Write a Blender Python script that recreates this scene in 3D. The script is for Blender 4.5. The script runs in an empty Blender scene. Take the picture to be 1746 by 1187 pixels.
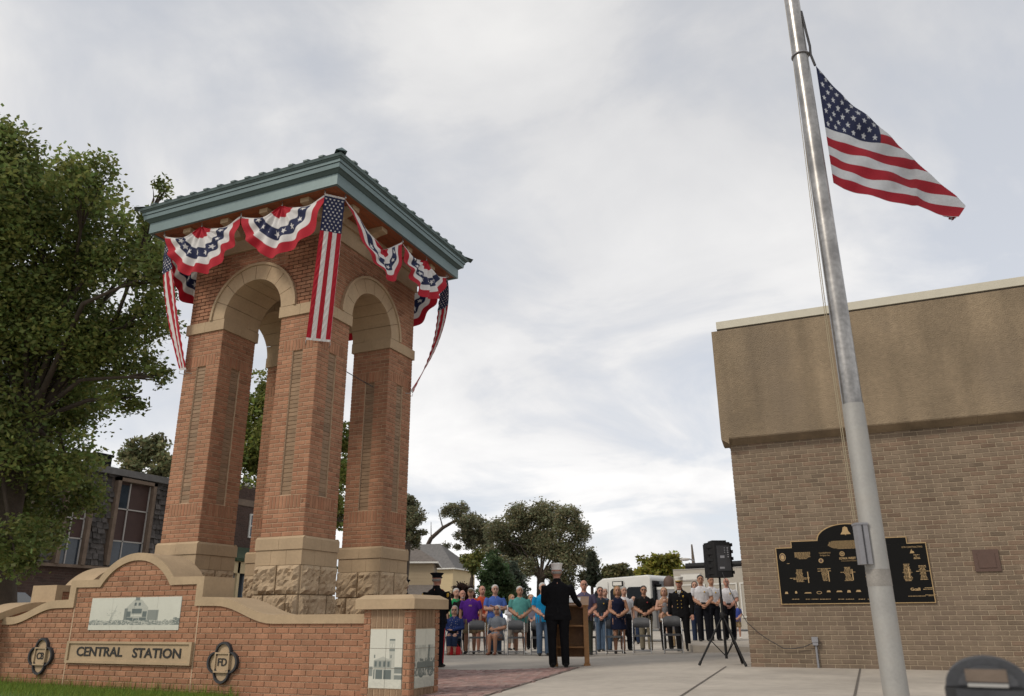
import bpy, bmesh, math, random
import numpy as np
from mathutils import Vector, Matrix, kdtree

random.seed(7); rng = np.random.default_rng(7)
scene = bpy.context.scene
COL = scene.collection

# ------------------------------------------------------------------ camera
CAM_H = 0.9
F_PX, PITCH, ROLL, YAW = 1345.0, math.radians(18.96), -0.0055, 0.4229
PW, PH = 1746, 1187
def _rot(v):
    c, s = math.cos(YAW), math.sin(YAW)
    return np.array([v[0]*c - v[1]*s, v[0]*s + v[1]*c, v[2]])
_r = np.array([1, 0, 0.]); _f = np.array([0, math.cos(PITCH), math.sin(PITCH)]); _u = np.array([0, -math.sin(PITCH), math.cos(PITCH)])
_c, _s = math.cos(ROLL), math.sin(ROLL)
CR, CU, CF = _rot(_c*_r + _s*_u), _rot(-_s*_r + _c*_u), _rot(_f)
CO = np.array([0, 0, CAM_H])
cd = bpy.data.cameras.new('camera'); cam = bpy.data.objects.new('camera', cd); COL.objects.link(cam)
cd.sensor_width = 36; cd.lens = 36*F_PX/PW; cd.clip_start = 0.05; cd.clip_end = 2000
M = Matrix.Identity(4)
for i in range(3):
    M[i][0] = CR[i]; M[i][1] = CU[i]; M[i][2] = -CF[i]; M[i][3] = CO[i]
cam.matrix_world = M
cd.dof.use_dof = True; cd.dof.focus_distance = 12.5; cd.dof.aperture_fstop = 2.8
scene.camera = cam

# ------------------------------------------------------------------ world, sun, exposure
SUN_AZ, SUN_EL = math.radians(-148), math.radians(42)      # azimuth from +Y clockwise; high, behind the camera on the left
w = bpy.data.worlds.new('World'); scene.world = w; w.use_nodes = True
nt = w.node_tree; N, L = nt.nodes, nt.links; N.clear()
def nn(t, **k):
    n = N.new(t)
    for a, b in k.items(): setattr(n, a, b)
    return n
out = nn('ShaderNodeOutputWorld'); bg = nn('ShaderNodeBackground'); L.new(bg.outputs[0], out.inputs[0])
sky = nn('ShaderNodeTexSky', sky_type='NISHITA', sun_disc=False); sky.sun_elevation = SUN_EL; sky.sun_rotation = SUN_AZ
tc = nn('ShaderNodeTexCoord'); sep = nn('ShaderNodeSeparateXYZ'); L.new(tc.outputs['Generated'], sep.inputs[0])
zc = nn('ShaderNodeMath', operation='MAXIMUM'); L.new(sep.outputs['Z'], zc.inputs[0]); zc.inputs[1].default_value = 0.0
za = nn('ShaderNodeMath', operation='ADD'); L.new(zc.outputs[0], za.inputs[0]); za.inputs[1].default_value = 0.22
dx = nn('ShaderNodeMath', operation='DIVIDE'); L.new(sep.outputs['X'], dx.inputs[0]); L.new(za.outputs[0], dx.inputs[1])
dy = nn('ShaderNodeMath', operation='DIVIDE'); L.new(sep.outputs['Y'], dy.inputs[0]); L.new(za.outputs[0], dy.inputs[1])
cb = nn('ShaderNodeCombineXYZ'); L.new(dx.outputs[0], cb.inputs[0]); L.new(dy.outputs[0], cb.inputs[1])
n1 = nn('ShaderNodeTexNoise'); n1.inputs['Scale'].default_value = 1.5; n1.inputs['Detail'].default_value = 7; n1.inputs['Roughness'].default_value = .55; n1.inputs['Distortion'].default_value = .5
n2 = nn('ShaderNodeTexNoise'); n2.inputs['Scale'].default_value = .62; n2.inputs['Detail'].default_value = 4
mp = nn('ShaderNodeMapping'); mp.inputs['Location'].default_value = (3.4, 1.2, 0); L.new(cb.outputs[0], mp.inputs[0])
mp2 = nn('ShaderNodeMapping'); mp2.inputs['Location'].default_value = (7.3, 2.6, 0); L.new(cb.outputs[0], mp2.inputs[0])
L.new(mp.outputs[0], n1.inputs['Vector']); L.new(mp2.outputs[0], n2.inputs['Vector'])
cr = nn('ShaderNodeValToRGB'); cr.color_ramp.elements[0].position = .36; cr.color_ramp.elements[1].position = .52
L.new(n1.outputs[0], cr.inputs[0])                                         # cloud cover
cc = nn('ShaderNodeValToRGB'); e = cc.color_ramp.elements
e[0].position = .33; e[0].color = (6.0, 6.1, 6.45, 1); e[1].position = .57; e[1].color = (9.5, 9.4, 9.3, 1)
ad = nn('ShaderNodeMath', operation='ADD'); ml = nn('ShaderNodeMath', operation='MULTIPLY'); ml.inputs[1].default_value = .5
L.new(n1.outputs[0], ad.inputs[0]); L.new(n2.outputs[0], ad.inputs[1]); L.new(ad.outputs[0], ml.inputs[0]); L.new(ml.outputs[0], cc.inputs[0])
gap = nn('ShaderNodeMixRGB'); gap.inputs[0].default_value = .80; gap.inputs[2].default_value = (7.3, 7.5, 7.95, 1); L.new(sky.outputs[0], gap.inputs[1])   # thin veil in the gaps
mx = nn('ShaderNodeMixRGB'); L.new(cr.outputs[0], mx.inputs[0]); L.new(gap.outputs[0], mx.inputs[1]); L.new(cc.outputs[0], mx.inputs[2])
el_ = nn('ShaderNodeMapRange'); el_.inputs[1].default_value = .0; el_.inputs[2].default_value = .8; el_.inputs[3].default_value = 1.10; el_.inputs[4].default_value = .80; L.new(zc.outputs[0], el_.inputs[0])   # overcast: thinner and brighter low down
mel = nn('ShaderNodeMixRGB', blend_type='MULTIPLY'); mel.inputs[0].default_value = 1; L.new(mx.outputs[0], mel.inputs[1]); L.new(el_.outputs[0], mel.inputs[2]); L.new(mel.outputs[0], bg.inputs[0]); bg.inputs[1].default_value = 0.1
sl = bpy.data.lights.new('sun', 'SUN'); sl.energy = 1.8; sl.angle = math.radians(12); sl.color = (1, .91, .78)
so = bpy.data.objects.new('sun', sl); COL.objects.link(so)
sd = Vector((math.sin(SUN_AZ)*math.cos(SUN_EL), math.cos(SUN_AZ)*math.cos(SUN_EL), math.sin(SUN_EL)))
so.rotation_euler = (-sd).to_track_quat('-Z', 'Y').to_euler(); so.location = sd*60
vs = scene.view_settings; vs.view_transform = 'Standard'; vs.look = 'None'; vs.exposure = 0.08; vs.gamma = 1; vs.use_curve_mapping = False

# ------------------------------------------------------------------ pixel helpers (a pixel is only a direction)
def ray(x, y): return CF + CR*(x - PW/2)/F_PX - CU*(y - PH/2)/F_PX
def on_y(x, y, Y): d = ray(x, y); return CO + d*(Y - CO[1])/d[1]
def on_x(x, y, X): d = ray(x, y); return CO + d*(X - CO[0])/d[0]
def at_depth(x, y, D): return CO + ray(x, y)*D
def ground_z(x, y=10.0):
    z = min(max((x + 7)*.04, 0), .18)
    return z - min(max(0, 6.8 - y)*.14, .6)
def on_ground(x, y, lift=0.0):
    z = 0
    for _ in range(25):
        d = ray(x, y); P = CO + d*((z + lift - CAM_H)/d[2]); z = .5*z + .5*ground_z(P[0], P[1])
    return P
def stand_at(x, top, H, lift=0.0):
    """where someone H tall must stand so that the crown of the head is seen at this pixel"""
    d = ray(x, top); t = np.linspace(6, 50, 4400)
    P = CO[None] + d[None]*t[:, None]
    zz = np.array([ground_z(a, b) for a, b in P[:, :2]]) + lift + H
    i = int(np.argmin(np.abs(P[:, 2] - zz)))
    return np.array([P[i, 0], P[i, 1], P[i, 2] - H])

# ------------------------------------------------------------------ materials
MATS = {}
def mat(name, col, rough=.75, var=.12, scale=6., bump=0., metal=0., bscale=None, streak=0., attr=None, rnd=0., spec=None, trans=0., hue=None, stain=None):
    """procedural principled material: colour with two octaves of noise, optional relief, per-piece tint"""
    if name in MATS: return MATS[name]
    m = bpy.data.materials.new(name); m.use_nodes = True; t = m.node_tree; n, l = t.nodes, t.links
    p = n['Principled BSDF']; p.inputs['Roughness'].default_value = rough; p.inputs['Metallic'].default_value = metal
    if spec is not None: p.inputs['Specular IOR Level'].default_value = spec
    co = n.new('ShaderNodeTexCoord'); geo = n.new('ShaderNodeNewGeometry')
    def noise(s, det=4, vec=None):
        q = n.new('ShaderNodeTexNoise'); q.inputs['Scale'].default_value = s; q.inputs['Detail'].default_value = det; l.new(vec or geo.outputs['Position'], q.inputs['Vector']); return q
    def mix(op, a, b, fac=1.):
        q = n.new('ShaderNodeMixRGB'); q.blend_type = op
        if isinstance(fac, (int, float)): q.inputs[0].default_value = fac
        else: l.new(fac, q.inputs[0])
        for i, v in ((1, a), (2, b)):
            if isinstance(v, tuple): q.inputs[i].default_value = v
            else: l.new(v, q.inputs[i])
        return q.outputs[0]
    def grey(sock, lo, hi):
        q = n.new('ShaderNodeMapRange'); q.inputs[1].default_value = .25; q.inputs[2].default_value = .75; q.inputs[3].default_value = lo; q.inputs[4].default_value = hi; l.new(sock, q.inputs[0]); return q.outputs[0]
    if attr:
        a = n.new('ShaderNodeAttribute'); a.attribute_name = attr; cur = a.outputs['Color']
        if col is not None: cur = mix('MULTIPLY', (*col, 1), cur)
    else: cur = mix('MIX', (*col, 1), (*col, 1))
    if var:
        q = noise(scale); cur = mix('MULTIPLY', cur, grey(q.outputs[0], 1 - var, 1 + var))
        q = noise(scale*9, 3); cur = mix('MULTIPLY', cur, grey(q.outputs[0], 1 - var*.7, 1 + var*.7))
    if rnd:
        o = n.new('ShaderNodeObjectInfo'); r = n.new('ShaderNodeMapRange'); r.inputs[3].default_value = 1 - rnd; r.inputs[4].default_value = 1 + rnd; l.new(o.outputs['Random'], r.inputs[0]); cur = mix('MULTIPLY', cur, r.outputs[0])
        if hue:
            w2 = n.new('ShaderNodeMath'); w2.operation = 'FRACT'; w1 = n.new('ShaderNodeMath'); w1.operation = 'MULTIPLY'; w1.inputs[1].default_value = 17.3
            l.new(o.outputs['Random'], w1.inputs[0]); l.new(w1.outputs[0], w2.inputs[0]); cur = mix('MIX', cur, (*hue, 1), grey(w2.outputs[0], -.35, .55))
    if streak:
        mpn = n.new('ShaderNodeMapping'); mpn.inputs['Scale'].default_value = (1, 1, .06); l.new(geo.outputs['Position'], mpn.inputs[0])
        q = noise(2.6, 6, mpn.outputs[0]); cur = mix('MULTIPLY', cur, grey(q.outputs[0], 1 - streak, 1 + streak*.4))
    if stain:
        q = noise(stain[1], 6); r = n.new('ShaderNodeMapRange'); r.inputs[1].default_value = .5; r.inputs[2].default_value = .68; r.inputs[4].default_value = stain[2]; l.new(q.outputs[0], r.inputs[0]); cur = mix('MIX', cur, (*stain[0], 1), r.outputs[0])
    l.new(cur, p.inputs['Base Color'])
    if bump:
        q = noise(bscale or scale*6, 5); b = n.new('ShaderNodeBump'); b.inputs['Strength'].default_value = min(1, bump); b.inputs['Distance'].default_value = .02*max(1, bump); l.new(q.outputs[0], b.inputs['Height']); l.new(b.outputs[0], p.inputs['Normal'])
    if trans:
        tr = n.new('ShaderNodeBsdfTranslucent'); l.new(cur, tr.inputs[0]); ms = n.new('ShaderNodeMixShader'); ms.inputs[0].default_value = trans
        l.new(p.outputs[0], ms.inputs[1]); l.new(tr.outputs[0], ms.inputs[2]); l.new(ms.outputs[0], n['Material Output'].inputs[0])
    MATS[name] = m; return m

BRICK = (.335, .172, .103); BRICK_B = (.20, .152, .110); BRICK_G = (.262, .176, .112)
mat('brick_red', BRICK, .88, .16, 9, .25, spec=.25, streak=.16, rnd=.14, hue=(.29, .135, .078)); mat('brick_red_all', BRICK, .88, .16, 9, .25, spec=.25, streak=.16, attr='tint')
mat('brick_grey', BRICK_G, .88, .14, 9, .25, spec=.25, streak=.16, rnd=.12); mat('brick_grey_all', BRICK_G, .88, .14, 9, .25, attr='tint')
mat('brick_brown', BRICK_B, .9, .14, 9, .25, spec=.25, streak=.2, rnd=.09, hue=(.165, .122, .092)); mat('brick_brown_all', BRICK_B, .9, .14, 9, .25, spec=.25, streak=.2, attr='tint')
mat('brick_dark_all', (.075, .045, .036), .9, .15, 5, .2, attr='tint')
mat('mortar', (.48, .35, .235), .95, .1, 12, .2); mat('mortar_brown', (.385, .31, .222), .95, .1, 12, .2); mat('mortar_dark', (.12, .095, .08), .95, .1, 12)
mat('cast_stone', (.40, .295, .185), .85, .10, 3, .12, bscale=60, streak=.10); mat('rock_stone', (.40, .30, .195), .92, .16, 7, .6, bscale=30)
mat('concrete', (.395, .355, .305), .9, .15, .8, .25, bscale=50, stain=((.27, .245, .215), .55, .6)); mat('concrete_lot', (.375, .335, .285), .9, .12, .5, .15, bscale=40, stain=((.26, .24, .215), .6, .6))
mat('asphalt', (.07, .068, .065), .9, .2, 3, .3); mat('joint_and_shade', (.11, .095, .08), .95, .1)
mat('paver', (.26, .165, .145), .85, .2, 6, .2, attr='tint'); mat('paver_joint', (.17, .13, .115), .95)
mat('aggregate', (.255, .195, .128), .95, .16, 1.6, .9, bscale=55, streak=.34, stain=((.185, .145, .105), .7, .5)); mat('flashing', (.50, .47, .38), .6, .05)
mat('teal', (.125, .178, .182), .45, .08, 2, metal=.25, streak=.06); mat('teal_dark', (.065, .10, .10), .5, .08, 2, metal=.2)
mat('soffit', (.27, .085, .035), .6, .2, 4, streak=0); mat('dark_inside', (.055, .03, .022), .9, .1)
mat('lawn', (.07, .13, .022), .95, .3, 3); mat('blade', (.14, .22, .03), .8, .0, attr='tint', trans=.25)
mat('bark', (.062, .047, .036), .95, .25, 5, .6); mat('leaf', None, .55, 0, attr='tint', trans=.42, spec=.3)
mat('cloth', None, .85, .05, 30, attr='tint', trans=.22, bump=.12, bscale=35)
mat('print', None, .45, .04, 4, attr='tint')
mat('black_sign', (.007, .007, .007), .75, .1, spec=.12); mat('gold', (.40, .275, .135), .5, .12, 30, metal=.25); mat('letter', (.02, .018, .017), .7, .1)
mat('iron', (.030, .030, .034), .7, .15, 10); mat('black_plastic', (.010, .010, .011), .6, .1, 20, .15, spec=.25); mat('rubber', (.012, .012, .012), .8, .1)
mat('pole_metal', (.30, .29, .28), .34, .32, 3, metal=.85, streak=0, stain=((.15, .145, .145), 2.2, .85)); mat('pole_paint', (.345, .34, .325), .55, .09, 5, metal=.25, streak=.10, stain=((.31, .29, .26), 5, .4))
mat('grey_metal', (.27, .27, .29), .55, .08, 8, metal=.3, streak=.1); mat('weld', (.27, .255, .235), .6, .2, 9, metal=.2); mat('sealant', (.27, .21, .14), .9, .1); mat('steel', (.42, .41, .40), .35, .1, 20, metal=.85); mat('bronze_box', (.095, .055, .042), .7, .1, 5)
mat('rope', (.34, .29, .20), .9, .1, 60); mat('meter_bezel', (.075, .078, .086), .4, .2, 12, metal=.5); mat('meter_grey', (.062, .065, .072), .42, .2, 12, metal=.6); mat('meter_dark', (.02, .021, .023), .45, .1, 12)
mat('meter_glass', (.15, .115, .09), .15, .15, 20); mat('label_dull', (.36, .355, .34), .6, .05); mat('white_label', (.62, .61, .58), .6, .05)
mat('oak', (.285, .135, .042), .5, .22, 3, streak=.3); mat('paper', (.75, .74, .72), .8, .03)
mat('chair_seat', (.075, .077, .083), .55, .1, 20); mat('chair_tube', (.33, .33, .335), .35, .06, 20, metal=.7)
mat('shingle', (.085, .076, .073), .95, .45, 7, .4, rnd=.35, streak=.4); mat('roof_grey', (.135, .13, .128), .95, .2, 4, .3); mat('roof_brown', (.13, .112, .10), .95, .2, 4, .3); mat('roof_green', (.035, .055, .028), .9, .3, 3)
mat('siding_yellow', (.50, .40, .24), .8, .06, 1); mat('siding_tan', (.33, .26, .17), .8, .06, 1); mat('trim_white', (.62, .61, .58), .6, .05); mat('trim_wood', (.16, .115, .085), .85, .2, 4); mat('trim_grey', (.40, .38, .36), .7, .08)
mat('glass', (.035, .045, .06), .12, .2, 2); mat('panel_maroon', (.055, .028, .024), .7, .15, 3)
mat('paint_white', (.62, .62, .60), .3, .03, 1, spec=.5); mat('paint_beige', (.40, .37, .32), .35, .05, 1); mat('paint_red', (.32, .015, .02), .4, .05); mat('paint_blue', (.03, .05, .25), .4, .05); mat('car_navy', (.02, .026, .042), .25, .05, spec=.6); mat('car_glass', (.02, .024, .03), .08, .1)
mat('chrome', (.55, .55, .55), .2, .05, metal=1.); mat('wood_pole', (.11, .085, .065), .95, .2, 3); mat('bell_metal', (.45, .45, .45), .5, .25, 8, metal=.5)
mat('bag_red', (.52, .012, .02), .75, .15, 12, .3)

# ------------------------------------------------------------------ object helpers
def tag(o, label=None, cat=None, group=None, kind=None):
    if label: o['label'] = label
    if cat: o['category'] = cat
    if group: o['group'] = group
    if kind: o['kind'] = kind
    return o
def empty(name, loc, rz=0., label=None, cat=None, group=None):
    o = bpy.data.objects.new(name, None); o.empty_display_size = .2; COL.objects.link(o); o.location = loc; o.rotation_euler = (0, 0, rz)
    return tag(o, label, cat, group)
def root_basis(o):
    m = Matrix.Translation(o.location) @ o.rotation_euler.to_matrix().to_4x4()
    return m
def adopt(o, parent, world=True):
    o.parent = parent
    if world:
        m = Matrix.Identity(4); q = parent
        chain = []
        while q is not None: chain.append(q); q = q.parent
        for q in reversed(chain): m = m @ q.matrix_parent_inverse @ root_basis(q)
        o.matrix_parent_inverse = m.inverted()
    return o
def link_mesh(name, me, parent=None, world=True):
    o = bpy.data.objects.new(name, me); COL.objects.link(o)
    if parent is not None: adopt(o, parent, world)
    return o
class MB:
    """collects faces; build() links them as one mesh object"""
    def __init__(s): s.v = []; s.f = []; s.m = []; s.sm = []
    def add(s, vs, fs, m=0, smooth=False):
        b = len(s.v); s.v += [tuple(map(float, q)) for q in vs]
        for f in fs: s.f.append(tuple(b + i for i in f)); s.m.append(m); s.sm.append(smooth)
        return s
    def box(s, a, b, m=0):
        x0, y0, z0 = a; x1, y1, z1 = b
        return s.add([(x0,y0,z0),(x1,y0,z0),(x1,y1,z0),(x0,y1,z0),(x0,y0,z1),(x1,y0,z1),(x1,y1,z1),(x0,y1,z1)],
                     [(0,3,2,1),(4,5,6,7),(0,1,5,4),(1,2,6,5),(2,3,7,6),(3,0,4,7)], m)
    def obox(s, c, ux, uy, uz, m=0):
        c, ux, uy, uz = map(np.array, (c, ux, uy, uz)); v = []
        for k in (-1, 1):
            for i, j in ((-1,-1),(1,-1),(1,1),(-1,1)): v.append(c + i*ux + j*uy + k*uz)
        return s.add(v, [(0,3,2,1),(4,5,6,7),(0,1,5,4),(1,2,6,5),(2,3,7,6),(3,0,4,7)], m)
    def prism(s, poly, fn, d0, d1, m=0, smooth=False):
        """poly of (a, b); fn(a, b, d) -> point; extruded from d0 to d1"""
        n = len(poly); v = [fn(a, b, d0) for a, b in poly] + [fn(a, b, d1) for a, b in poly]
        s.add(v, [tuple(range(n))[::-1], tuple(range(n, 2*n))], m)
        b = len(s.v) - 2*n
        for i in range(n): s.f.append((b+i, b+(i+1) % n, b+n+(i+1) % n, b+n+i)); s.m.append(m); s.sm.append(smooth)
        return s
    def strip(s, lower, upper, fn, d0, d1, m=0):
        """band between two polylines of equal length, extruded"""
        n = len(lower)
        for i in range(n-1): s.prism([lower[i], lower[i+1], upper[i+1], upper[i]], fn, d0, d1, m)
        return s
    def tube(s, pts, rad, seg=10, m=0, cap=True, smooth=True, flat=1.0):
        pts = [np.array(p, float) for p in pts]; n = len(pts)
        if np.isscalar(rad): rad = [rad]*n
        prev = None; rings = []
        for i, p in enumerate(pts):
            t = pts[min(i+1, n-1)] - pts[max(i-1, 0)]; t = t/(np.linalg.norm(t) + 1e-9)
            if prev is None:
                a = np.array([0, 0, 1.]) if abs(t[2]) < .9 else np.array([1., 0, 0]); a = a - t*(a @ t)
            else: a = prev - t*(prev @ t)
            a = a/(np.linalg.norm(a) + 1e-9); prev = a; b = np.cross(t, a)
            rings.append([p + rad[i]*(math.cos(2*math.pi*k/seg)*a*flat + math.sin(2*math.pi*k/seg)*b) for k in range(seg)])
        v = [q for r in rings for q in r]; f = []
        for i in range(n-1):
            for k in range(seg): f.append((i*seg+k, i*seg+(k+1) % seg, (i+1)*seg+(k+1) % seg, (i+1)*seg+k))
        s.add(v, f, m, smooth)
        if cap:
            s.add(rings[0], [tuple(range(seg))[::-1]], m); s.add(rings[-1], [tuple(range(seg))], m)
        return s
    def lathe(s, prof, c=(0, 0, 0), seg=20, m=0, smooth=True, sx=1., sy=1.):
        v = []; f = []; n = len(prof)
        for r, z in prof:
            for k in range(seg): a = 2*math.pi*k/seg; v.append((c[0]+r*sx*math.cos(a), c[1]+r*sy*math.sin(a), c[2]+z))
        for i in range(n-1):
            for k in range(seg): f.append((i*seg+k, i*seg+(k+1) % seg, (i+1)*seg+(k+1) % seg, (i+1)*seg+k))
        s.add(v, f, m, smooth); s.add(v[:seg], [tuple(range(seg))[::-1]], m); s.add(v[-seg:], [tuple(range(seg))], m); return s
    def ball(s, c, r, m=0, seg=12, rings=8):
        if np.isscalar(r): r = (r, r, r)
        pr = [(math.sin(math.pi*i/rings)+1e-4, -math.cos(math.pi*i/rings)) for i in range(rings+1)]
        v = []; f = []
        for q, z in pr:
            for k in range(seg): a = 2*math.pi*k/seg; v.append((c[0]+r[0]*q*math.cos(a), c[1]+r[1]*q*math.sin(a), c[2]+r[2]*z))
        for i in range(rings):
            for k in range(seg): f.append((i*seg+k, i*seg+(k+1) % seg, (i+1)*seg+(k+1) % seg, (i+1)*seg+k))
        return s.add(v, f, m, True)
    def mesh(s, name, mats):
        me = bpy.data.meshes.new(name); me.from_pydata(s.v, [], s.f)
        if isinstance(mats, str): mats = [mats]
        for q in mats: me.materials.append(MATS[q])
        me.polygons.foreach_set('material_index', s.m); me.polygons.foreach_set('use_smooth', s.sm); me.update(); return me
    def build(s, name, mats, parent=None, world=True): return link_mesh(name, s.mesh(name, mats), parent, world)
def set_tint(me, cols):
    a = me.color_attributes.new('tint', 'FLOAT_COLOR', 'POINT'); c = np.ones((len(me.vertices), 4), np.float32); c[:, :3] = cols; a.data.foreach_set('color', c.ravel())
def grid_mesh(name, P, C, matname, parent=None, world=True, keep=None):
    """P (n,m,3) points, C (n,m,3) colours -> cloth or printed sheet"""
    n, m = P.shape[:2]; idx = np.arange(n*m).reshape(n, m)
    F = np.stack([idx[:-1, :-1], idx[1:, :-1], idx[1:, 1:], idx[:-1, 1:]], -1).reshape(-1, 4)
    me = bpy.data.meshes.new(name); me.from_pydata(P.reshape(-1, 3).tolist(), [], F.tolist()); me.materials.append(MATS[matname])
    set_tint(me, C.reshape(-1, 3)); me.polygons.foreach_set('use_smooth', np.ones(len(F), bool)); me.update()
    return link_mesh(name, me, parent, world)
def copy_tree(o, parent=None):
    c = o.copy(); COL.objects.link(c); c.parent = parent
    if parent is not None: c.matrix_parent_inverse = o.matrix_parent_inverse.copy()
    for ch in list(o.children): copy_tree(ch, c)
    return c

# ------------------------------------------------------------------ bricks
BRICK_CACHE = {}
def brick_verts(l, h, d=.05, b=.004):
    x, z = l/2, h/2
    v = [(-x, 0, -z), (x, 0, -z), (x, 0, z), (-x, 0, z), (-x, -d+b, -z), (x, -d+b, -z), (x, -d+b, z), (-x, -d+b, z), (-x+b, -d, -z+b), (x-b, -d, -z+b), (x-b, -d, z-b), (-x+b, -d, z-b)]
    f = [(0,1,5,4),(1,2,6,5),(2,3,7,6),(3,0,4,7),(4,5,9,8),(5,6,10,9),(6,7,11,10),(7,4,8,11),(8,9,10,11)]
    return np.array(v), f
def brick_mesh(l, h, m):
    k = (round(l, 3), round(h, 3), m)
    if k not in BRICK_CACHE:
        v, f = brick_verts(*k[:2]); me = bpy.data.meshes.new('brick'); me.from_pydata(v.tolist(), [], f); me.materials.append(MATS[m]); BRICK_CACHE[k] = me
    return BRICK_CACHE[k]
def lay(bricks, parent, limit=300, name='brick', stuff='brickwork'):
    """bricks: (x, y, z, rz, length, height, material). The ones that show largest become single parts, the rest one part."""
    def score(b):
        n = np.array([math.sin(b[3]), -math.cos(b[3]), 0]); d = CO - np.array(b[:3]); r = np.linalg.norm(d); c = n @ d/r
        p = np.array(b[:3]) - CO; zc = p @ CF
        px, py = PW/2 + F_PX*(p @ CR)/zc, PH/2 - F_PX*(p @ CU)/zc
        vis = c > .05 and zc > 0 and -10 < px < PW+10 and -10 < py < PH+5
        return -(b[4]*b[5]*c/r**2) if vis else 1
    bricks = sorted(bricks, key=score)
    for (x, y, z, rz, l, h, m) in bricks[:limit]:
        o = link_mesh(name, brick_mesh(l, h, m)); o.location = (x, y, z); o.rotation_euler = (0, 0, rz); adopt(o, parent)
    by = {}
    for b in bricks[limit:]: by.setdefault(b[6], []).append(b)
    for m, bs in by.items():
        V = []; F = []; C = []; k = 0
        for (x, y, z, rz, l, h, _) in bs:
            v, f = brick_verts(l, h); c, s = math.cos(rz), math.sin(rz)
            V.append(np.stack([v[:, 0]*c - v[:, 1]*s + x, v[:, 0]*s + v[:, 1]*c + y, v[:, 2] + z], -1)); F += [tuple(i + k for i in q) for q in f]; k += len(v)
            t = random.uniform(.90, 1.09)*random.choice((1, 1, 1, 1, 1, 1, .8)); g = random.choice((1, 1, 1, .85)); C.append(np.tile([t, t*(.5+.5*g), t*(.4+.6*g)], (len(v), 1)))
        me = bpy.data.meshes.new(stuff); me.from_pydata(np.concatenate(V).tolist(), [], F); me.materials.append(MATS[m + '_all'] if m + '_all' in MATS else MATS[m]); set_tint(me, np.concatenate(C)); me.update()
        tag(link_mesh(stuff, me, parent), kind='stuff')
def courses(org, rz, s0, s1, z0, z1, l, h, m, skip=None, dark=None, j=.0100, start=0):
    """running bond on a wall face; org = point at s=0 on the backing, s along the wall, skip(z)-> list of (a, b) left open"""
    c, s = math.cos(rz), math.sin(rz); res = []; k = start; z = z0
    while z < z1 - .015:
        hh = min(h, z1 - z); segs = [(s0, s1)]
        if skip:
            for a, b in skip(z + hh/2):
                ns = []
                for p, q in segs:
                    if b <= p or a >= q: ns.append((p, q)); continue
                    if a > p: ns.append((p, a))
                    if b < q: ns.append((b, q))
                segs = ns
        for p, q in segs:
            off = (k % 2)*.5*l; x = s0 + off - l
            while x < q:
                a, b = max(x, p), min(x + l, q)
                if b - a > .03:
                    cx = (a + b)/2; mm = m
                    res.append((org[0] + c*cx, org[1] + s*cx, z + hh/2, rz, (b - a) - j, hh - j, mm))
                x += l
        z += h; k += 1
    return res
def soldiers(org, rz, s0, s1, z0, z1, n, m, j=.010):
    c, s = math.cos(rz), math.sin(rz); wd = (s1 - s0)/n
    return [(org[0]+c*(s0+wd*(i+.5)), org[1]+s*(s0+wd*(i+.5)), (z0+z1)/2, rz, wd-j, z1-z0-j, m) for i in range(n)]
def face_fn(org, rz):
    """(s, z, d) on a wall face -> world; d outward"""
    c, s = math.cos(rz), math.sin(rz)
    return lambda a, b, d: (org[0] + c*a + s*d, org[1] + s*a - c*d, b)
# ================================================================== setting: ground, paving, lawn
def sheet(name, quadpts, m, lift, parent=None, kind='structure', nx=6, ny=6):
    """a sheet of ground laid over the terrain, from four corners"""
    a, b, c, d = [np.array(p[:2], float) for p in quadpts]; v = []; f = []
    for j in range(ny+1):
        for i in range(nx+1):
            s, t = i/nx, j/ny; p = (1-t)*((1-s)*a + s*b) + t*((1-s)*d + s*c); v.append((p[0], p[1], ground_z(*p) + lift))
    for j in range(ny):
        for i in range(nx): k = j*(nx+1)+i; f.append((k, k+1, k+nx+2, k+nx+1))
    o = MB().add(v, f).build(name, m, parent)
    if kind: o['kind'] = kind
    return o
xs = [-500, -90, -40, -20, -7, -4.75, -2.5, 2, 8, 30, 120, 500]; ys = [-80, 0, 2.5, 4.6, 6.8, 12, 20, 40, 90, 200, 900]
g = MB(); gv = [(x, y, ground_z(x, y)) for y in ys for x in xs]; gf = []
for j in range(len(ys)-1):
    for i in range(len(xs)-1): k = j*len(xs)+i; gf.append((k, k+1, k+len(xs)+1, k+len(xs)))
ground = tag(g.add(gv, gf).build('ground', 'concrete'), kind='structure')
sheet('parking_lot', [(-45, 19.35), (6, 20.6), (8, 60), (-50, 60)], 'concrete_lot', .004, nx=24)
# street beyond the lot
sheet('road', [(-90, 60.5), (60, 60.5), (60, 70), (-90, 70)], 'asphalt', .006)
pav = sheet('brick_paving', [(-11.9, 13.6), (-5.15, 14.2), (-4.06, 8.3), (-11.9, 8.3)], 'paver_joint', .004, nx=10)
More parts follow.
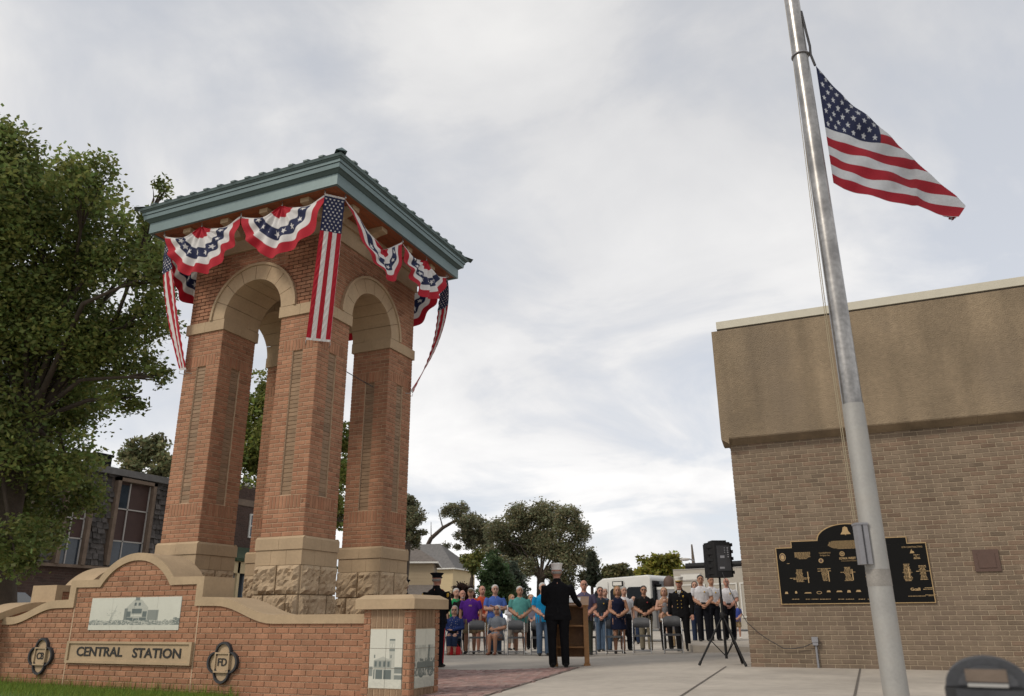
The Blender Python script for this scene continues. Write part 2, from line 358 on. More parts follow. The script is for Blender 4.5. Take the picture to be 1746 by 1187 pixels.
# herringbone pavers, clipped to the paved area
pv = MB(); cols = []
def inside(x, y):
    if not (8.32 < y < 13.7 + (x+11.9)*.075): return False
    return -11.8 < x < -4.09 - (y-8.3)*.185 and not (x < -5.0 and y < 8.9)
pw = .1
for i in range(-10, 90):
    for j in range(-10, 70):
        k = (i - j) % 4
        x, y = -12.2 + i*pw, 8.0 + j*pw
        if k == 0: x0, y0, x1, y1 = x, y, x+2*pw, y+pw
        elif k == 2: x0, y0, x1, y1 = x, y - pw, x+pw, y+pw
        else: continue
        if not inside((x0+x1)/2, (y0+y1)/2): continue
        e = .004; z = ground_z((x0+x1)/2, 10) + .006; h = random.uniform(.003, .009); b0 = len(pv.v)
        pv.add([(x0+e,y0+e,z-.004),(x1-e,y0+e,z-.004),(x1-e,y1-e,z-.004),(x0+e,y1-e,z-.004),(x0+e+.005,y0+e+.005,z+h),(x1-e-.005,y0+e+.005,z+h),(x1-e-.005,y1-e-.005,z+h),(x0+e+.005,y1-e-.005,z+h)], [(4,5,6,7),(0,1,5,4),(1,2,6,5),(2,3,7,6),(3,0,4,7)])
        t = random.uniform(.75, 1.25); r = random.uniform(.9, 1.1); cols += [[t, t*r, t*r]]*8
po = pv.build('pavers', 'paver', pav); set_tint(po.data, np.array(cols)); tag(po, kind='stuff')
def seam(name, a, b, wd=.018, lift=.008):
    a, b = np.array(a[:2]), np.array(b[:2]); t = (b-a)/np.linalg.norm(b-a); n = np.array([-t[1], t[0]])*wd/2
    return sheet(name, [a-n, b-n, b+n, a+n], 'joint_and_shade', lift, ground, None, nx=8, ny=1)
seam('joint_and_shadow_line', on_ground(1238, 1137), on_ground(1150, 1195)); seam('joint_and_shadow_line', (-.49, 13.5), (-.38, 7.5), .022)
seam('joint_and_shadow_line', (-8.3, 13.93), (-5.15, 14.25), .035, .014); seam('joint_and_shadow_line', (-5.13, 14.2), (-4.04, 8.2), .02, .014)
seam('joint_and_shadow_line', (-45, 19.3), (6, 20.55), .06, .014); seam('joint_and_shadow_line', (-2.0, 10.9), (6, 10.9), .012); seam('joint_and_shadow_line', (-4.4, 10.6), (-2.0, 10.9), .012)  # wide strip at the lot edge is a painted shadow line, the others are joints
# step (raised kerb pad) where the officers stand
kb = empty('concrete_step', (-3.2, 21.5, .1), 0, 'low concrete step with a cut corner beside the brown brick building', 'step')
A = on_ground(1182, 1113); B = on_ground(1285, 1113)
poly = [(A[0], A[1]), (B[0]+.6, B[1]-.1), (-2.1, 27.5), (-6.6, 27.5)]
MB().prism(poly, lambda a, b, d: (a, b, d), ground_z(*A[:2]) - .2, ground_z(*A[:2]) + .17).build('step_slab', 'concrete_lot', kb)
lawn = sheet('lawn', [(-30, 1), (-7.0, 6.2), (-7.55, 8.19), (-30, 8.19)], 'lawn', .012, nx=10)
# grass blades
nb = 26000; gx = rng.uniform(-13.2, -7.35, nb); gy = 8.19 - np.abs(rng.normal(0, .55, nb)) ; keep = gy > 6.9; gx, gy = gx[keep], gy[keep]; nb = len(gx)
hh = rng.uniform(.03, .075, nb)*np.where((gy > 8.1) & (rng.random(nb) < .3), 2.6, 1.) ; aa = rng.uniform(0, 6.28, nb); bend = rng.normal(0, .03, (nb, 2))
zz = np.array([ground_z(a, b) for a, b in zip(gx, gy)]) + .012 + .045*np.clip((-gx-8)/4.5, 0, 1.4)
V = np.zeros((nb, 3, 3)); V[:, 0] = np.stack([gx - .004*np.cos(aa), gy - .004*np.sin(aa), zz - .03], -1); V[:, 1] = np.stack([gx + .004*np.cos(aa), gy + .004*np.sin(aa), zz - .03], -1); V[:, 2] = np.stack([gx + bend[:, 0], gy + bend[:, 1], zz + hh], -1)
me = bpy.data.meshes.new('grass'); me.from_pydata(V.reshape(-1, 3).tolist(), [], np.arange(nb*3).reshape(-1, 3).tolist()); me.materials.append(MATS['blade'])
t = rng.uniform(.6, 1.5, nb); set_tint(me, np.repeat(np.stack([t*rng.uniform(.8, 1.4, nb), t, t], -1), 3, 0)); tag(link_mesh('grass', me), 'short green grass with taller tufts along the foot of the sign wall', 'grass', kind='stuff')
mound = MB(); mv = [(x, y, ground_z(x, y) + .014 + .045*min(max((-x-8)/4.5, 0), 1.4)*(1 if y > 6.5 else 0)) for y in (5.5, 6.6, 7.4, 8.19) for x in np.linspace(-16, -7.4, 12)]
mound.add(mv, [(j*12+i, j*12+i+1, j*12+i+13, j*12+i+12) for j in range(3) for i in range(11)]); tag(mound.build('lawn_edge', 'lawn'), kind='structure')

# ================================================================== the arched brick tower
TX, TY, HL, A0 = -9.115, 10.98, 1.025, .40          # centre, pier offset, half pier
tower = empty('arch_tower', (TX, TY, 0), 0, 'tall square red brick tower with four arched openings and teal metal roof', 'tower')
CH = .0683; tb = []
sides = [0, math.pi/2, math.pi, -math.pi/2]
def nrm(rz): return np.array([math.sin(rz), -math.cos(rz)])
def off(cx, cy, rz, d): n = nrm(rz); return (cx + n[0]*d, cy + n[1]*d)
# a few rock faced stone meshes
def rock_mesh(l, h, seed):
    r = np.random.default_rng(seed); n, m = 8, 8; v = []; bumps = r.uniform(-.5, .5, (6, 3)); bumps[:, :2] *= (l, h)
    for j in range(m+1):
        for i in range(n+1):
            x, z = (i/n-.5)*l, (j/m-.5)*h; e = min(i, n-i, j, m-j); d = 0 if e == 0 else (.026 + .020*r.uniform(-1, 1) + .016*sum(b[2]*math.exp(-((x-b[0])**2+(z-b[1])**2)/.008) for b in bumps))
            v.append((x + (0 if e == 0 else r.uniform(-.012, .012)), -.03 - max(d, -.005), z + (0 if e == 0 else r.uniform(-.012, .012))))
    f = [(j*(n+1)+i, j*(n+1)+i+1, (j+1)*(n+1)+i+1, (j+1)*(n+1)+i) for j in range(m) for i in range(n)]
    b = len(v); x, z = l/2, h/2; v += [(-x, .02, -z), (x, .02, -z), (x, .02, z), (-x, .02, z)]
    f += [(b, b+1, n, 0), (b+1, b+2, (n+1)*(m+1)-1, n), (b+2, b+3, m*(n+1), (n+1)*(m+1)-1), (b+3, b, 0, m*(n+1))]
    me = bpy.data.meshes.new('rock_stone'); me.from_pydata(v, [], f); me.materials.append(MATS['rock_stone']); return me
ROCKS = {k: [rock_mesh(k, .405, 10+i+int(k*100)) for i in range(4)] for k in (.19, .40)}
STONE = {}
def ring(name, cx, cy, half, z0, z1, m, parent, n=2, top=0., gap=.004):
    """square ring of stones (n per side) round a pier; top = chamfer height at the upper edge"""
    for k, rz in enumerate(sides):
        e = half if k % 2 == 0 else half - .0
        lo, hi = (-half, half) if k % 2 == 0 else (-half+.05, half-.05)
        fn = face_fn((cx, cy), rz); wd = (hi - lo)/n
        for i in range(n):
            a, b = lo + i*wd + gap/2, lo + (i+1)*wd - gap/2
            q = MB(); d1 = half; d0 = half - .06
            ta = top*(1 if (i == 0 and k % 2 == 0) else 0); tb_ = top*(1 if (i == n-1 and k % 2 == 0) else 0)
            pts = [(d0, z0), (d1, z0), (d1, z1-top), (d1-top, z1), (d0, z1)] if top else [(d0, z0), (d1, z0), (d1, z1), (d0, z1)]
            v = [fn(a, z, d) for d, z in pts] + [fn(b, z, d) for d, z in pts]; nn_ = len(pts)
            q.add(v, [tuple(range(nn_)), tuple(range(nn_, 2*nn_))[::-1]] + [(i2, (i2+1) % nn_, nn_+(i2+1) % nn_, nn_+i2) for i2 in range(nn_)]).build(name, m, parent)
for px_, py_ in ((1, -1), (-1, -1), (1, 1), (-1, 1)):
    cx, cy = TX + px_*HL, TY + py_*HL
    q = MB(); q.box((cx-.405, cy-.405, -.05), (cx+.405, cy+.405, 1.668), 0).build('pier_base_core', 'rock_stone', tower)
    q = MB(); q.box((cx-.36, cy-.36, 1.66), (cx+.36, cy+.36, 5.80)).box((cx-.395, cy-.395, 1.67), (cx+.395, cy+.395, 2.06))
    for k, rz in enumerate(sides):
        fn = face_fn((cx, cy), rz); e = .391 if k % 2 else .3905
        for (a, b, z0, z1) in ((-e, e, 2.0, 2.70), (-e, e, 5.02, 5.7), (-e, -.1, 2.70, 5.02), (.1, e, 2.70, 5.02)):
            q.prism([(a, z0), (b, z0), (b, z1), (a, z1)], fn, .355, .391 if k % 2 else .392)
        o = off(cx, cy, rz, A0-.05); z = 2.08
        tb += courses(o, rz, -.4, .4, z, z+6*CH, .2, CH, 'brick_red')
        z += 6*CH
        tb += soldiers(o, rz, -.3, .3, z, z+3*CH, 9, 'brick_red') + courses(o, rz, -.4, -.3, z, z+3*CH, .1, CH, 'brick_red') + courses(o, rz, .3, .4, z, z+3*CH, .1, CH, 'brick_red')
        z += 3*CH; zt = z + 34*CH
        tb += courses(o, rz, -.4, .4, z, zt, .2, CH, 'brick_red', skip=lambda zz: [(-.1, .1)])
        tb += courses(off(cx, cy, rz, A0-.05-.028), rz, -.1, .1, z, zt, .2, CH, 'brick_grey', start=0) if False else [(*off(cx, cy, rz, A0-.05-.028), z+(i+.5)*CH, rz, .19, CH-.01, 'brick_grey') for i in range(34)]
        z = zt
        tb += soldiers(o, rz, -.3, .3, z, z+3*CH, 9, 'brick_red') + courses(o, rz, -.4, -.3, z, z+3*CH, .1, CH, 'brick_red') + courses(o, rz, .3, .4, z, z+3*CH, .1, CH, 'brick_red')
        z += 3*CH; tb += courses(o, rz, -.4, .4, z, 5.632, .2, CH, 'brick_red')
        for r in range(4):                                                  # rock faced courses
            lay_ = ((-.212, .40), (.212, .40)) if r % 2 else ((-.315, .19), (0, .40), (.315, .19))
            for s_, l_ in lay_:
                so_ = link_mesh('rock_stone', random.choice(ROCKS[l_])); p = off(cx, cy, rz, .405)
                so_.location = (p[0]+math.cos(rz)*s_, p[1]+math.sin(rz)*s_, .21+r*.417); so_.rotation_euler = (0, 0, rz); so_.scale = (1.0, 1.25, .985); adopt(so_, tower)
    q.build('pier', 'mortar', tower)
    ring('band_stone', cx, cy, .4285, 1.668, 1.884, 'cast_stone', tower, 3); ring('band_stone', cx, cy, .445, 1.887, 2.082, 'cast_stone', tower, 2, .035)
    ring('impost_stone', cx, cy, .43, 5.632, 5.82, 'cast_stone', tower, 2); MB().box((cx-.385, cy-.385, 5.6), (cx+.385, cy+.385, 5.82)).build('impost_core', 'cast_stone', tower)
R0, R1, ZS = .615, .875, 5.822
for k, rz in enumerate(sides):
    fn = face_fn(off(TX, TY, rz, HL), rz); e = 1.417 if k % 2 else 1.409
    ss = sorted(set([-e, -.74, .74, e] + list(np.linspace(-.74, .74, 25)))); low = [(s, ZS + (math.sqrt(max(0, .74**2 - s*s)) if abs(s) < .74 else 0)) for s in ss]
    MB().strip(low, [(s, 7.06) for s in ss], fn, -.392, .392).build('spandrel_wall', 'mortar', tower)
    tb += courses(off(TX, TY, rz, HL+A0-.05), rz, -1.425, 1.425, ZS, 7.05, .2, CH, 'brick_red', skip=lambda zz: [(-math.sqrt(max(1e-6, .76**2-(zz-ZS)**2)), math.sqrt(max(1e-6, .76**2-(zz-ZS)**2)))] if zz-ZS < .76 else [])
    for i in range(8):
        a0, a1 = math.pi*i/8 + .006, math.pi*(i+1)/8 - .006; aa = np.linspace(a0, a1, 5)
        MB().strip([(R0*math.cos(a), ZS+R0*math.sin(a)) for a in aa], [(R1*math.cos(a), ZS+R1*math.sin(a)) for a in aa], fn, -.43, .43).build('voussoir', 'cast_stone', tower)
    aa = np.linspace(.0, math.pi, 33)
    MB().strip([((R1+.004)*math.cos(a), ZS+(R1+.004)*math.sin(a)) for a in aa], [(.925*math.cos(a), ZS+.925*math.sin(a)) for a in aa], fn, .38, .455).build('drip_mould', 'cast_stone', tower)
    hf = 1.455; fo = face_fn((TX, TY), rz); ee = hf if k % 2 == 0 else hf-.09
    MB().prism([(-ee, 7.05), (ee, 7.05), (ee, 7.36), (-ee, 7.36)], fo, hf-.09, hf).prism([(-ee-.0, 7.36), (ee, 7.36), (ee, 7.50), (-ee, 7.50)], fo, hf-.09, hf+.05).build('frieze', 'cast_stone', tower)
    for s_ in (-1.29, -.43, .43, 1.29):
        prof = [(hf-.02, 7.27), (hf+.10, 7.29), (hf+.17, 7.36), (hf+.30, 7.40), (hf+.44, 7.415), (hf+.44, 7.495), (hf-.02, 7.495)]
        MB().prism(prof, lambda d, z, a: fo(a, z, d), s_-.085, s_+.085).build('bracket', 'cast_stone', tower)
    # eave: fascia, gutter mouldings
    def eave(name, m, h0, h1, z0, z1, th=.05):
        c = .0 if k % 2 == 0 else th
        MB().add([fo(-h0, z0, h0), fo(h0, z0, h0), fo(h1, z1, h1), fo(-h1, z1, h1), fo(-h0+th, z0, h0-th), fo(h0-th, z0, h0-th), fo(h1-th, z1, h1-th), fo(-h1+th, z1, h1-th)], [(0,1,2,3),(0,4,5,1),(3,2,6,7),(4,7,6,5)]).build(name, m, tower)
    eave('fascia', 'teal', 2.05, 2.05, 7.482, 7.68); eave('gutter_cove', 'teal_dark', 2.06, 2.11, 7.682, 7.73); eave('gutter', 'teal', 2.13, 2.14, 7.732, 7.805); eave('gutter', 'teal', 2.155, 2.16, 7.812, 7.862); eave('gutter_lip', 'teal_dark', 2.17, 2.19, 7.862, 7.885); eave('roof_edge', 'teal', 2.20, 2.22, 7.89, 7.925)
    # standing seam roof plane with a rib every 0.305 m
    MB().add([fo(-2.22, 7.93, 2.22), fo(2.22, 7.93, 2.22), fo(0, 8.62, 0)], [(0, 1, 2)]).build('roof_plane', 'teal', tower)
    for i in range(-7, 8):
        s_ = i*.305
        if abs(s_) > 2.1: continue
        d_end = abs(s_) + .05
        def zr(d): return 7.93 + (2.22-d)/2.22*.69
        pts = [(2.235, zr(2.235)+.0), (2.235, zr(2.235)+.030), (2.20, zr(2.2)+.034), (d_end, zr(d_end)+.034), (d_end, zr(d_end)-.01)]
        MB().prism(pts, lambda d, z, a: fo(a, z, d), s_-.045, s_+.045).build('roof_seam', 'teal_dark', tower)
    c1 = np.array(fo(2.26, 7.95, 2.26)); c0 = np.array(fo(0, 8.66, 0)); t = np.array(fo(1, 0, -1)) - np.array(fo(0, 0, 0)); t[2] = 0; t /= np.linalg.norm(t)
    MB().add([c1-t*.09-(0,0,.03), c1+(0,0,.02), c1+t*.09-(0,0,.03), c0-t*.09-(0,0,.03), c0+(0,0,.05), c0+t*.09-(0,0,.03)], [(0,1,4,3),(1,2,5,4),(0,2,1)]).build('hip_cap', 'teal', tower)
# soffit boards
for k, rz in enumerate(sides):
    fo = face_fn((TX, TY), rz)
    for i in range(5):
        d0, d1 = 1.44 + i*.122, 1.44 + (i+1)*.122 - .006
        MB().add([fo(-d0, 7.497, d0), fo(d0, 7.497, d0), fo(d1, 7.497, d1), fo(-d1, 7.497, d1)], [(0, 3, 2, 1)]).build('soffit_board', 'soffit', tower)
MB().box((TX-1.36, TY-1.36, 7.02), (TX+1.36, TY+1.36, 7.05)).build('inner_ceiling', 'dark_inside', tower)
lay(tb, tower)

# ================================================================== sign walls
def lower_upper():
    up, lo = [], []
    for t in np.linspace(0, 1, 11):
        a = t*math.asin(.71/.911); up.append((.911*math.sin(a), 1.80 - .911*(1-math.cos(a))))
        b = t*math.asin(.66/.804); lo.append((.804*math.sin(b), 1.70 - .804*(1-math.cos(b))))
    up += [(1.26, 1.455), (1.26, 1.195), (1.5, 1.190)]; lo += [(1.14, 1.358), (1.14, 1.085), (1.5, 1.080)]
    for t in np.linspace(.1, 1, 10):
        h = .5 + .5*math.cos(math.pi*t); up.append((1.5+.95*t, .965+.225*h)); lo.append((1.5+.95*t, .860+.220*h))
    return lo, up
LO, UP = lower_upper()
def sign_wall(root, org, rz, sa, sb, dz=0., bricks=True, limit=300):
    def clip(side, end):
        l = [(side*a, b+dz) for a, b in LO] + [(side*end, .860+dz)]; u = [(side*a, b+dz) for a, b in UP] + [(side*end, .965+dz)]; return l, u
    fn = face_fn(org, rz); th = .5
    for side, end in ((-1, -sa), (1, sb)):
        l, u = clip(side, end)
        cuts = [0, 10, 11, 12, 16, 20, 23, len(l)-1]
        for a, b in zip(cuts[:-1], cuts[1:]):
            if a == b: continue
            o = MB().strip(l[a:b+1], u[a:b+1], fn, -th-.03, .03)
            o.build('coping_stone', 'cast_stone', root)
        core_t = [((x if abs(x) < abs(end) else side*end), z+.05) for x, z in l]
        MB().strip([(x, -.3) for x, z in core_t], core_t, fn, -th+.006, -.006).build('wall_core', 'mortar', root)
    if bricks:
        pa = [(-a, b) for a, b in reversed(LO)] + LO
        xs_ = np.linspace(sa, sb, 1200); zs_ = np.interp(xs_, [p[0]+1e-6*i for i, p in enumerate(pa)], [p[1] for p in pa]) + dz + .05
        def skip(z):
            bad = z + .02 > zs_; res = []; i = 0
            while i < len(bad):
                if bad[i]:
                    j = i
                    while j+1 < len(bad) and bad[j+1]: j += 1
                    res.append((xs_[i]-.01, xs_[j]+.01)); i = j+1
                else: i += 1
            return res
        c, s = math.cos(rz), math.sin(rz)
        b = courses((org[0]-s*.045, org[1]+c*.045), rz, sa, sb, .0, 1.76, .2033, .0677, 'brick_red', skip)
        lay(b, root, limit)
SX, SY = -9.39, 8.2
sign = empty('sign_wall', (SX, SY+.25, 0), 0, 'low curved red brick sign wall lettered CENTRAL STATION with tan coping', 'sign wall')
sign_wall(sign, (SX, SY), 0, -2.9, 3.86)
sf = face_fn((SX, SY), 0)
for s_ in (-1.135, 1.205): MB().prism([(s_-.008, -.1), (s_+.008, -.1), (s_+.008, 1.09), (s_-.008, 1.09)], sf, -.01, .0075).build('control_joint', 'mortar', sign)
sign2 = empty('sign_wall', (-12.0, 10.2, 0), math.pi/2, 'second curved brick wall behind the lettered one, seen from its back', 'sign wall')
sign_wall(sign2, (-12.0, 10.2), math.pi/2, -2.3, 3.2, -.006, True, 60)

def letters(txt, size, fn, s, z, d, m, parent, name='lettering', ext=.004, width=None, align='CENTER', bold=0.):
    cu = bpy.data.curves.new('t', 'FONT'); cu.body = txt; cu.size = size; cu.align_x = align; cu.align_y = 'CENTER'; cu.extrude = ext; cu.offset = bold; cu.resolution_u = 3
    ob = bpy.data.objects.new('t', cu); COL.objects.link(ob); bpy.context.view_layer.update()
    me = bpy.data.meshes.new_from_object(ob.evaluated_get(bpy.context.evaluated_depsgraph_get())); bpy.data.objects.remove(ob); bpy.data.curves.remove(cu)
    v = np.array([p.co[:] for p in me.vertices]); k = 1.
    if width: k = width/(v[:, 0].max()-v[:, 0].min())
    for p, q in zip(me.vertices, v): p.co = fn(s + q[0]*k, z + q[1], d + q[2])
    me.materials.clear(); me.materials.append(MATS[m]); me.name = name; me.update(); return link_mesh(name, me, parent)
# tablet
tab = MB().prism([(-1.115, .36), (1.195, .36), (1.195, .64), (-1.115, .64)], sf, -.01, .030).build('name_tablet', 'cast_stone', sign)
for a in ((-1.115, 1.195, .612, .64), (-1.115, 1.195, .36, .392), (-1.115, -1.07, .392, .612), (1.15, 1.195, .392, .612)):
    MB().prism([(a[0], a[2]), (a[1], a[2]), (a[1], a[3]), (a[0], a[3])], sf, .03, .052).build('tablet_rim', 'cast_stone', tab)
letters('CENTRAL', .165, sf, -.48, .503, .034, 'letter', tab, width=.88, bold=.003); letters('STATION', .165, sf, .585, .495, .034, 'letter', tab, width=.86, bold=.003)
def quatrefoil(s0, z0, txt):
    r, c = .125, .12; aa = []
    for k in range(4):
        a0 = math.pi/2*k
        rad = r
        for t in np.linspace(-1.9, 1.9, 15): aa.append((c*math.cos(a0)+rad*math.cos(a0+t), c*math.sin(a0)+rad*math.sin(a0+t)))
    pin = [(s0+x*.885, z0+y*.885) for x, y in aa]; pout = [(s0+x*1.0, z0+y*1.0) for x, y in aa]
    q = MB(); q.strip(pin+[pin[0]], pout+[pout[0]], sf, -.01, .05); ql = q.build('quatrefoil', 'iron', sign)
    cen = [(s0, z0)]*(len(pin)+1); MB().strip(cen, pin+[pin[0]], sf, -.01, .018).build('quatrefoil_field', 'cast_stone', ql)
    h = .118; sq = MB().prism([(s0-h, z0-h), (s0+h, z0-h), (s0+h, z0+h), (s0-h, z0+h)], sf, .01, .036).build('emblem_block', 'cast_stone', ql)
    for a in ((-h, h, h-.018, h), (-h, h, -h, -h+.018), (-h, -h+.018, -h+.018, h-.018), (h-.018, h, -h+.018, h-.018)): MB().prism([(s0+a[0], z0+a[2]), (s0+a[1], z0+a[2]), (s0+a[1], z0+a[3]), (s0+a[0], z0+a[3])], sf, .036, .056).build('block_rim', 'cast_stone', ql)
    letters(txt, .125, sf, s0, z0, .039, 'letter', ql, width=.145, bold=.002)
quatrefoil(-1.635, .437, 'CB'); quatrefoil(1.722, .405, 'FD')

# printed photo tiles: small grids with the picture as colour
def vnoise(x, y, s, seed=0):
    def h(i, j): return (np.sin(i*127.1 + j*311.7 + seed*74.7)*43758.5453) % 1.0
    x, y = x*s, y*s; i, j = np.floor(x), np.floor(y); a, b = x-i, y-j; a, b = a*a*(3-2*a), b*b*(3-2*b)
    return (h(i, j)*(1-a)+h(i+1, j)*a)*(1-b) + (h(i, j+1)*(1-a)+h(i+1, j+1)*a)*b
LIGHT, DARK = np.array([.54, .54, .47]), np.array([.10, .125, .12])
def tone(v): v = np.clip((v-.5)*1.3+.5, 0, 1)[..., None]; return DARK*(1-v) + LIGHT*v
def pic_station(u, v):
    """old fire house with a stepped curved gable, crowd in front (u, v in 0..1)"""
    x = (u-.53)*2.55*1.6; t = .93 + .07*vnoise(u, v, 9); t = t - .25*np.clip(v*0+.5-np.abs(u-.12)*6, 0, 1)*(vnoise(u, v, 40) > .6)
    tree = (np.abs(u-.27-.12*(v-.5)) < .004+.02*(v < .6)*vnoise(u, v, 60)) & (v < .75); t = np.where(tree | ((vnoise(u, v, 55, 3) > .7) & (np.hypot(u-.27, (v-.5)*.6) < .09)), .62, t)
    gab = np.where(np.abs(x) < .16, .93, np.where(np.abs(x) < .5, .93-.75*(np.abs(x)-.16)**1.0, -1)); gab = np.maximum(gab, np.where(np.abs(x) < .5, .68, -1))
    house = (v < gab) & (v > .2); t = np.where(house, .56 + .12*vnoise(u, v, 70), t)
    t = np.where((x > .5) & (x < .98) & (v > .3) & (v < .60), .30, t); t = np.where((x < -.42) & (x > -.56) & (v < .66) & (v > .2), .22, t)
    win = ((np.abs(np.abs(x)-.09) < .05) & (np.abs(v-.79) < .045)) | ((np.abs(x) < .22) & (np.abs(v-.57) < .07)) | ((np.abs(np.abs(x)-.36) < .1) & (np.abs(v-.48) < .08)) | ((np.abs(np.abs(x)-.3) < .15) & (v < .38) & house) | ((np.abs(x) < .12) & (v < .36) & house)
    t = np.where(win, .12, t); t = np.where((np.abs(x) < .24) & (np.abs(v-.44) < .018), .85, t); t = np.where((np.abs(x+.02) < .1) & (v > .9), .2, t)
    crowd = (v < .27 + .06*vnoise(u, v*0, 45)) & (v > .15); t = np.where(crowd, np.where(vnoise(u, v, 85, 5) > .45, .25, .7), t); t = np.where((u > .93) & (v < .38) & (v > .1) & (vnoise(u, v, 50) > .35), .2, t)
    return tone(np.where(v < .15, .82 + .1*vnoise(u, v, 30), t))
def pic_tower(u, v):
    """two storey station with a hose tower"""
    t = .94 + .05*vnoise(u, v, 7); tw = (np.abs(u-.69) < .085) & (v < .80) & (v > .15); t = np.where(tw, .60 + .1*vnoise(u, v, 50), t); t = np.where(tw & (v < .66) & (v > .62), .25, t); t = np.where(tw & (np.abs(np.abs(u-.69)-.04) < .02) & (np.abs(v-.72) < .025), .85, t)
    t = np.where((np.abs(u-.69) < .09) & (v > .80) & (v < .825), .15, t); t = np.where((v > .2) & (v < .36) & (u < .12), .3, t); t = np.where((v > .15) & (v < .36) & (u > .77), .25, t)
    roof = (v < .53 - .07*np.abs(u-.42)/.3) & (v > .47) & (np.abs(u-.42) < .3); t = np.where(roof, .62, t); t = np.where((np.abs(np.abs(u-.42)-.25) < .02) & (v > .5) & (v < .56), .2, t)
    body = (np.abs(u-.42) < .27) & (v < .47) & (v > .15); t = np.where(body, .42, t); t = np.where(body & (np.abs((u*7.5) % 1-.5) < .25) & (v > .36) & (v < .45), .12, t); t = np.where(body & (v < .31), .13, t); t = np.where(body & (np.abs(v-.325) < .012), .8, t); t = np.where(body & ((np.abs(u-.2) < .012) | (np.abs(u-.44) < .012)) & (v < .31), .85, t); t = np.where((np.abs(v-.24) < .012) & (u > .77), .8, t)
    return tone(np.where(v < .15, .75 + .2*vnoise(u*.3, v, 60), t))
def pic_engine(u, v):
    """horse-drawn pumper in front of a yard"""
    t = .86 + .06*vnoise(u, v, 6); t = np.where((v < .72) & (v > .2), .55 + .3*vnoise(u, v, 14, 2), t); t = np.where((v < .5) & (v > .2) & (vnoise(u, v, 26, 4) > .5), .22, t)
    t = np.where((np.abs(u-.68-.15*(v-.6)) < .05) & (v > .3) & (v < .72), .2, t)
    for c, r in ((.30, .13), (.78, .12)):
        q = np.hypot(u-c, (v-.27)*1.5); t = np.where(np.abs(q-r) < .022, .1, t); t = np.where((q < r) & (np.abs(((np.arctan2(v-.27, u-c)*1.6) % 1)-.5) < .12), .15, t)
    t = np.where((np.abs(v-.38) < .05) & (np.abs(u-.5) < .42), .17, t)
    return tone(np.where(v < .17, .62 + .15*vnoise(u*.4, v, 40), t))
def mural(fn, s0, s1, z0, z1, d, pic, ns, nz, res, parent, mname='print', gap=.004):
    for i in range(ns):
        for j in range(nz):
            a0, a1 = s0+(s1-s0)*i/ns+gap/2, s0+(s1-s0)*(i+1)/ns-gap/2; b0, b1 = z0+(z1-z0)*j/nz+gap/2, z0+(z1-z0)*(j+1)/nz-gap/2
            n, m = max(4, int((a1-a0)/res)), max(4, int((b1-b0)/res)); S, Z = np.meshgrid(np.linspace(a0, a1, n), np.linspace(b0, b1, m), indexing='ij')
            C = pic((S-s0)/(s1-s0), (Z-z0)/(z1-z0)); q = np.array([[fn(a, b, d) for a, b in zip(x, y)] for x, y in zip(S, Z)])
            # turned-back edge gives the tile its thickness
            q2 = np.concatenate([q[:1], q, q[-1:]], 0); q2[0] = [fn(a0, b, d-.012) for b in Z[0]]; q2[-1] = [fn(a1, b, d-.012) for b in Z[0]]; C2 = np.concatenate([C[:1], C, C[-1:]], 0)
            grid_mesh('photo_tile', q2, C2, mname, parent)
mural(sf, -.795, .89, .785, 1.208, .013, pic_station, 4, 1, .0055, sign, gap=.0015)

# pillar at the end of the wall
PX0, PX1, PY0, PY1 = -5.55, -4.905, 8.10, 8.75
pil = empty('brick_pillar', ((PX0+PX1)/2, (PY0+PY1)/2, 0), 0, 'square red brick pillar with tan cap and old photo tiles ending the sign wall', 'pillar')
pc = ((PX0+PX1)/2, (PY0+PY1)/2); hp = (PX1-PX0)/2
MB().box((PX0+.013, PY0+.013, -.2), (PX1-.013, PY1-.013, 1.01)).build('pillar_core', 'mortar', pil)
pb = []
for rz in sides:
    o = off(*pc, rz, hp-.048)
    pb += courses(o, rz, -hp, -hp+.1, -.03, 1.01, .1, .0677, 'brick_red') + courses(o, rz, hp-.1, hp, -.03, 1.01, .1, .0677, 'brick_red')
    o2 = off(*pc, rz, hp-.054)
    pb += soldiers(o2, rz, -hp+.1, hp-.1, .805, 1.01, 6, 'brick_grey') + soldiers(o2, rz, -hp+.1, hp-.1, -.03, .17, 6, 'brick_grey')
lay(pb, pil)
f0 = face_fn(off(*pc, 0, hp), 0); f1 = face_fn(off(*pc, math.pi/2, hp), math.pi/2)
mural(f0, -hp+.105, hp-.105, .175, .80, .003, pic_tower, 2, 3, .0055, pil); mural(f1, -hp+.105, hp-.105, .175, .80, .003, pic_engine, 2, 3, .0055, pil)
hc = hp+.075; q = MB(); x, y = pc
q.add([(x-hc,y-hc,1.015),(x+hc,y-hc,1.015),(x+hc,y+hc,1.015),(x-hc,y+hc,1.015),(x-hc,y-hc,1.125),(x+hc,y-hc,1.125),(x+hc,y+hc,1.125),(x-hc,y+hc,1.125),(x-hc*.8,y-hc*.8,1.172),(x+hc*.8,y-hc*.8,1.172),(x+hc*.8,y+hc*.8,1.172),(x-hc*.8,y+hc*.8,1.172)],
      [(3,2,1,0),(0,1,5,4),(1,2,6,5),(2,3,7,6),(3,0,4,7),(4,5,9,8),(5,6,10,9),(6,7,11,10),(7,4,8,11),(8,9,10,11)]).build('pillar_cap', 'cast_stone', pil)

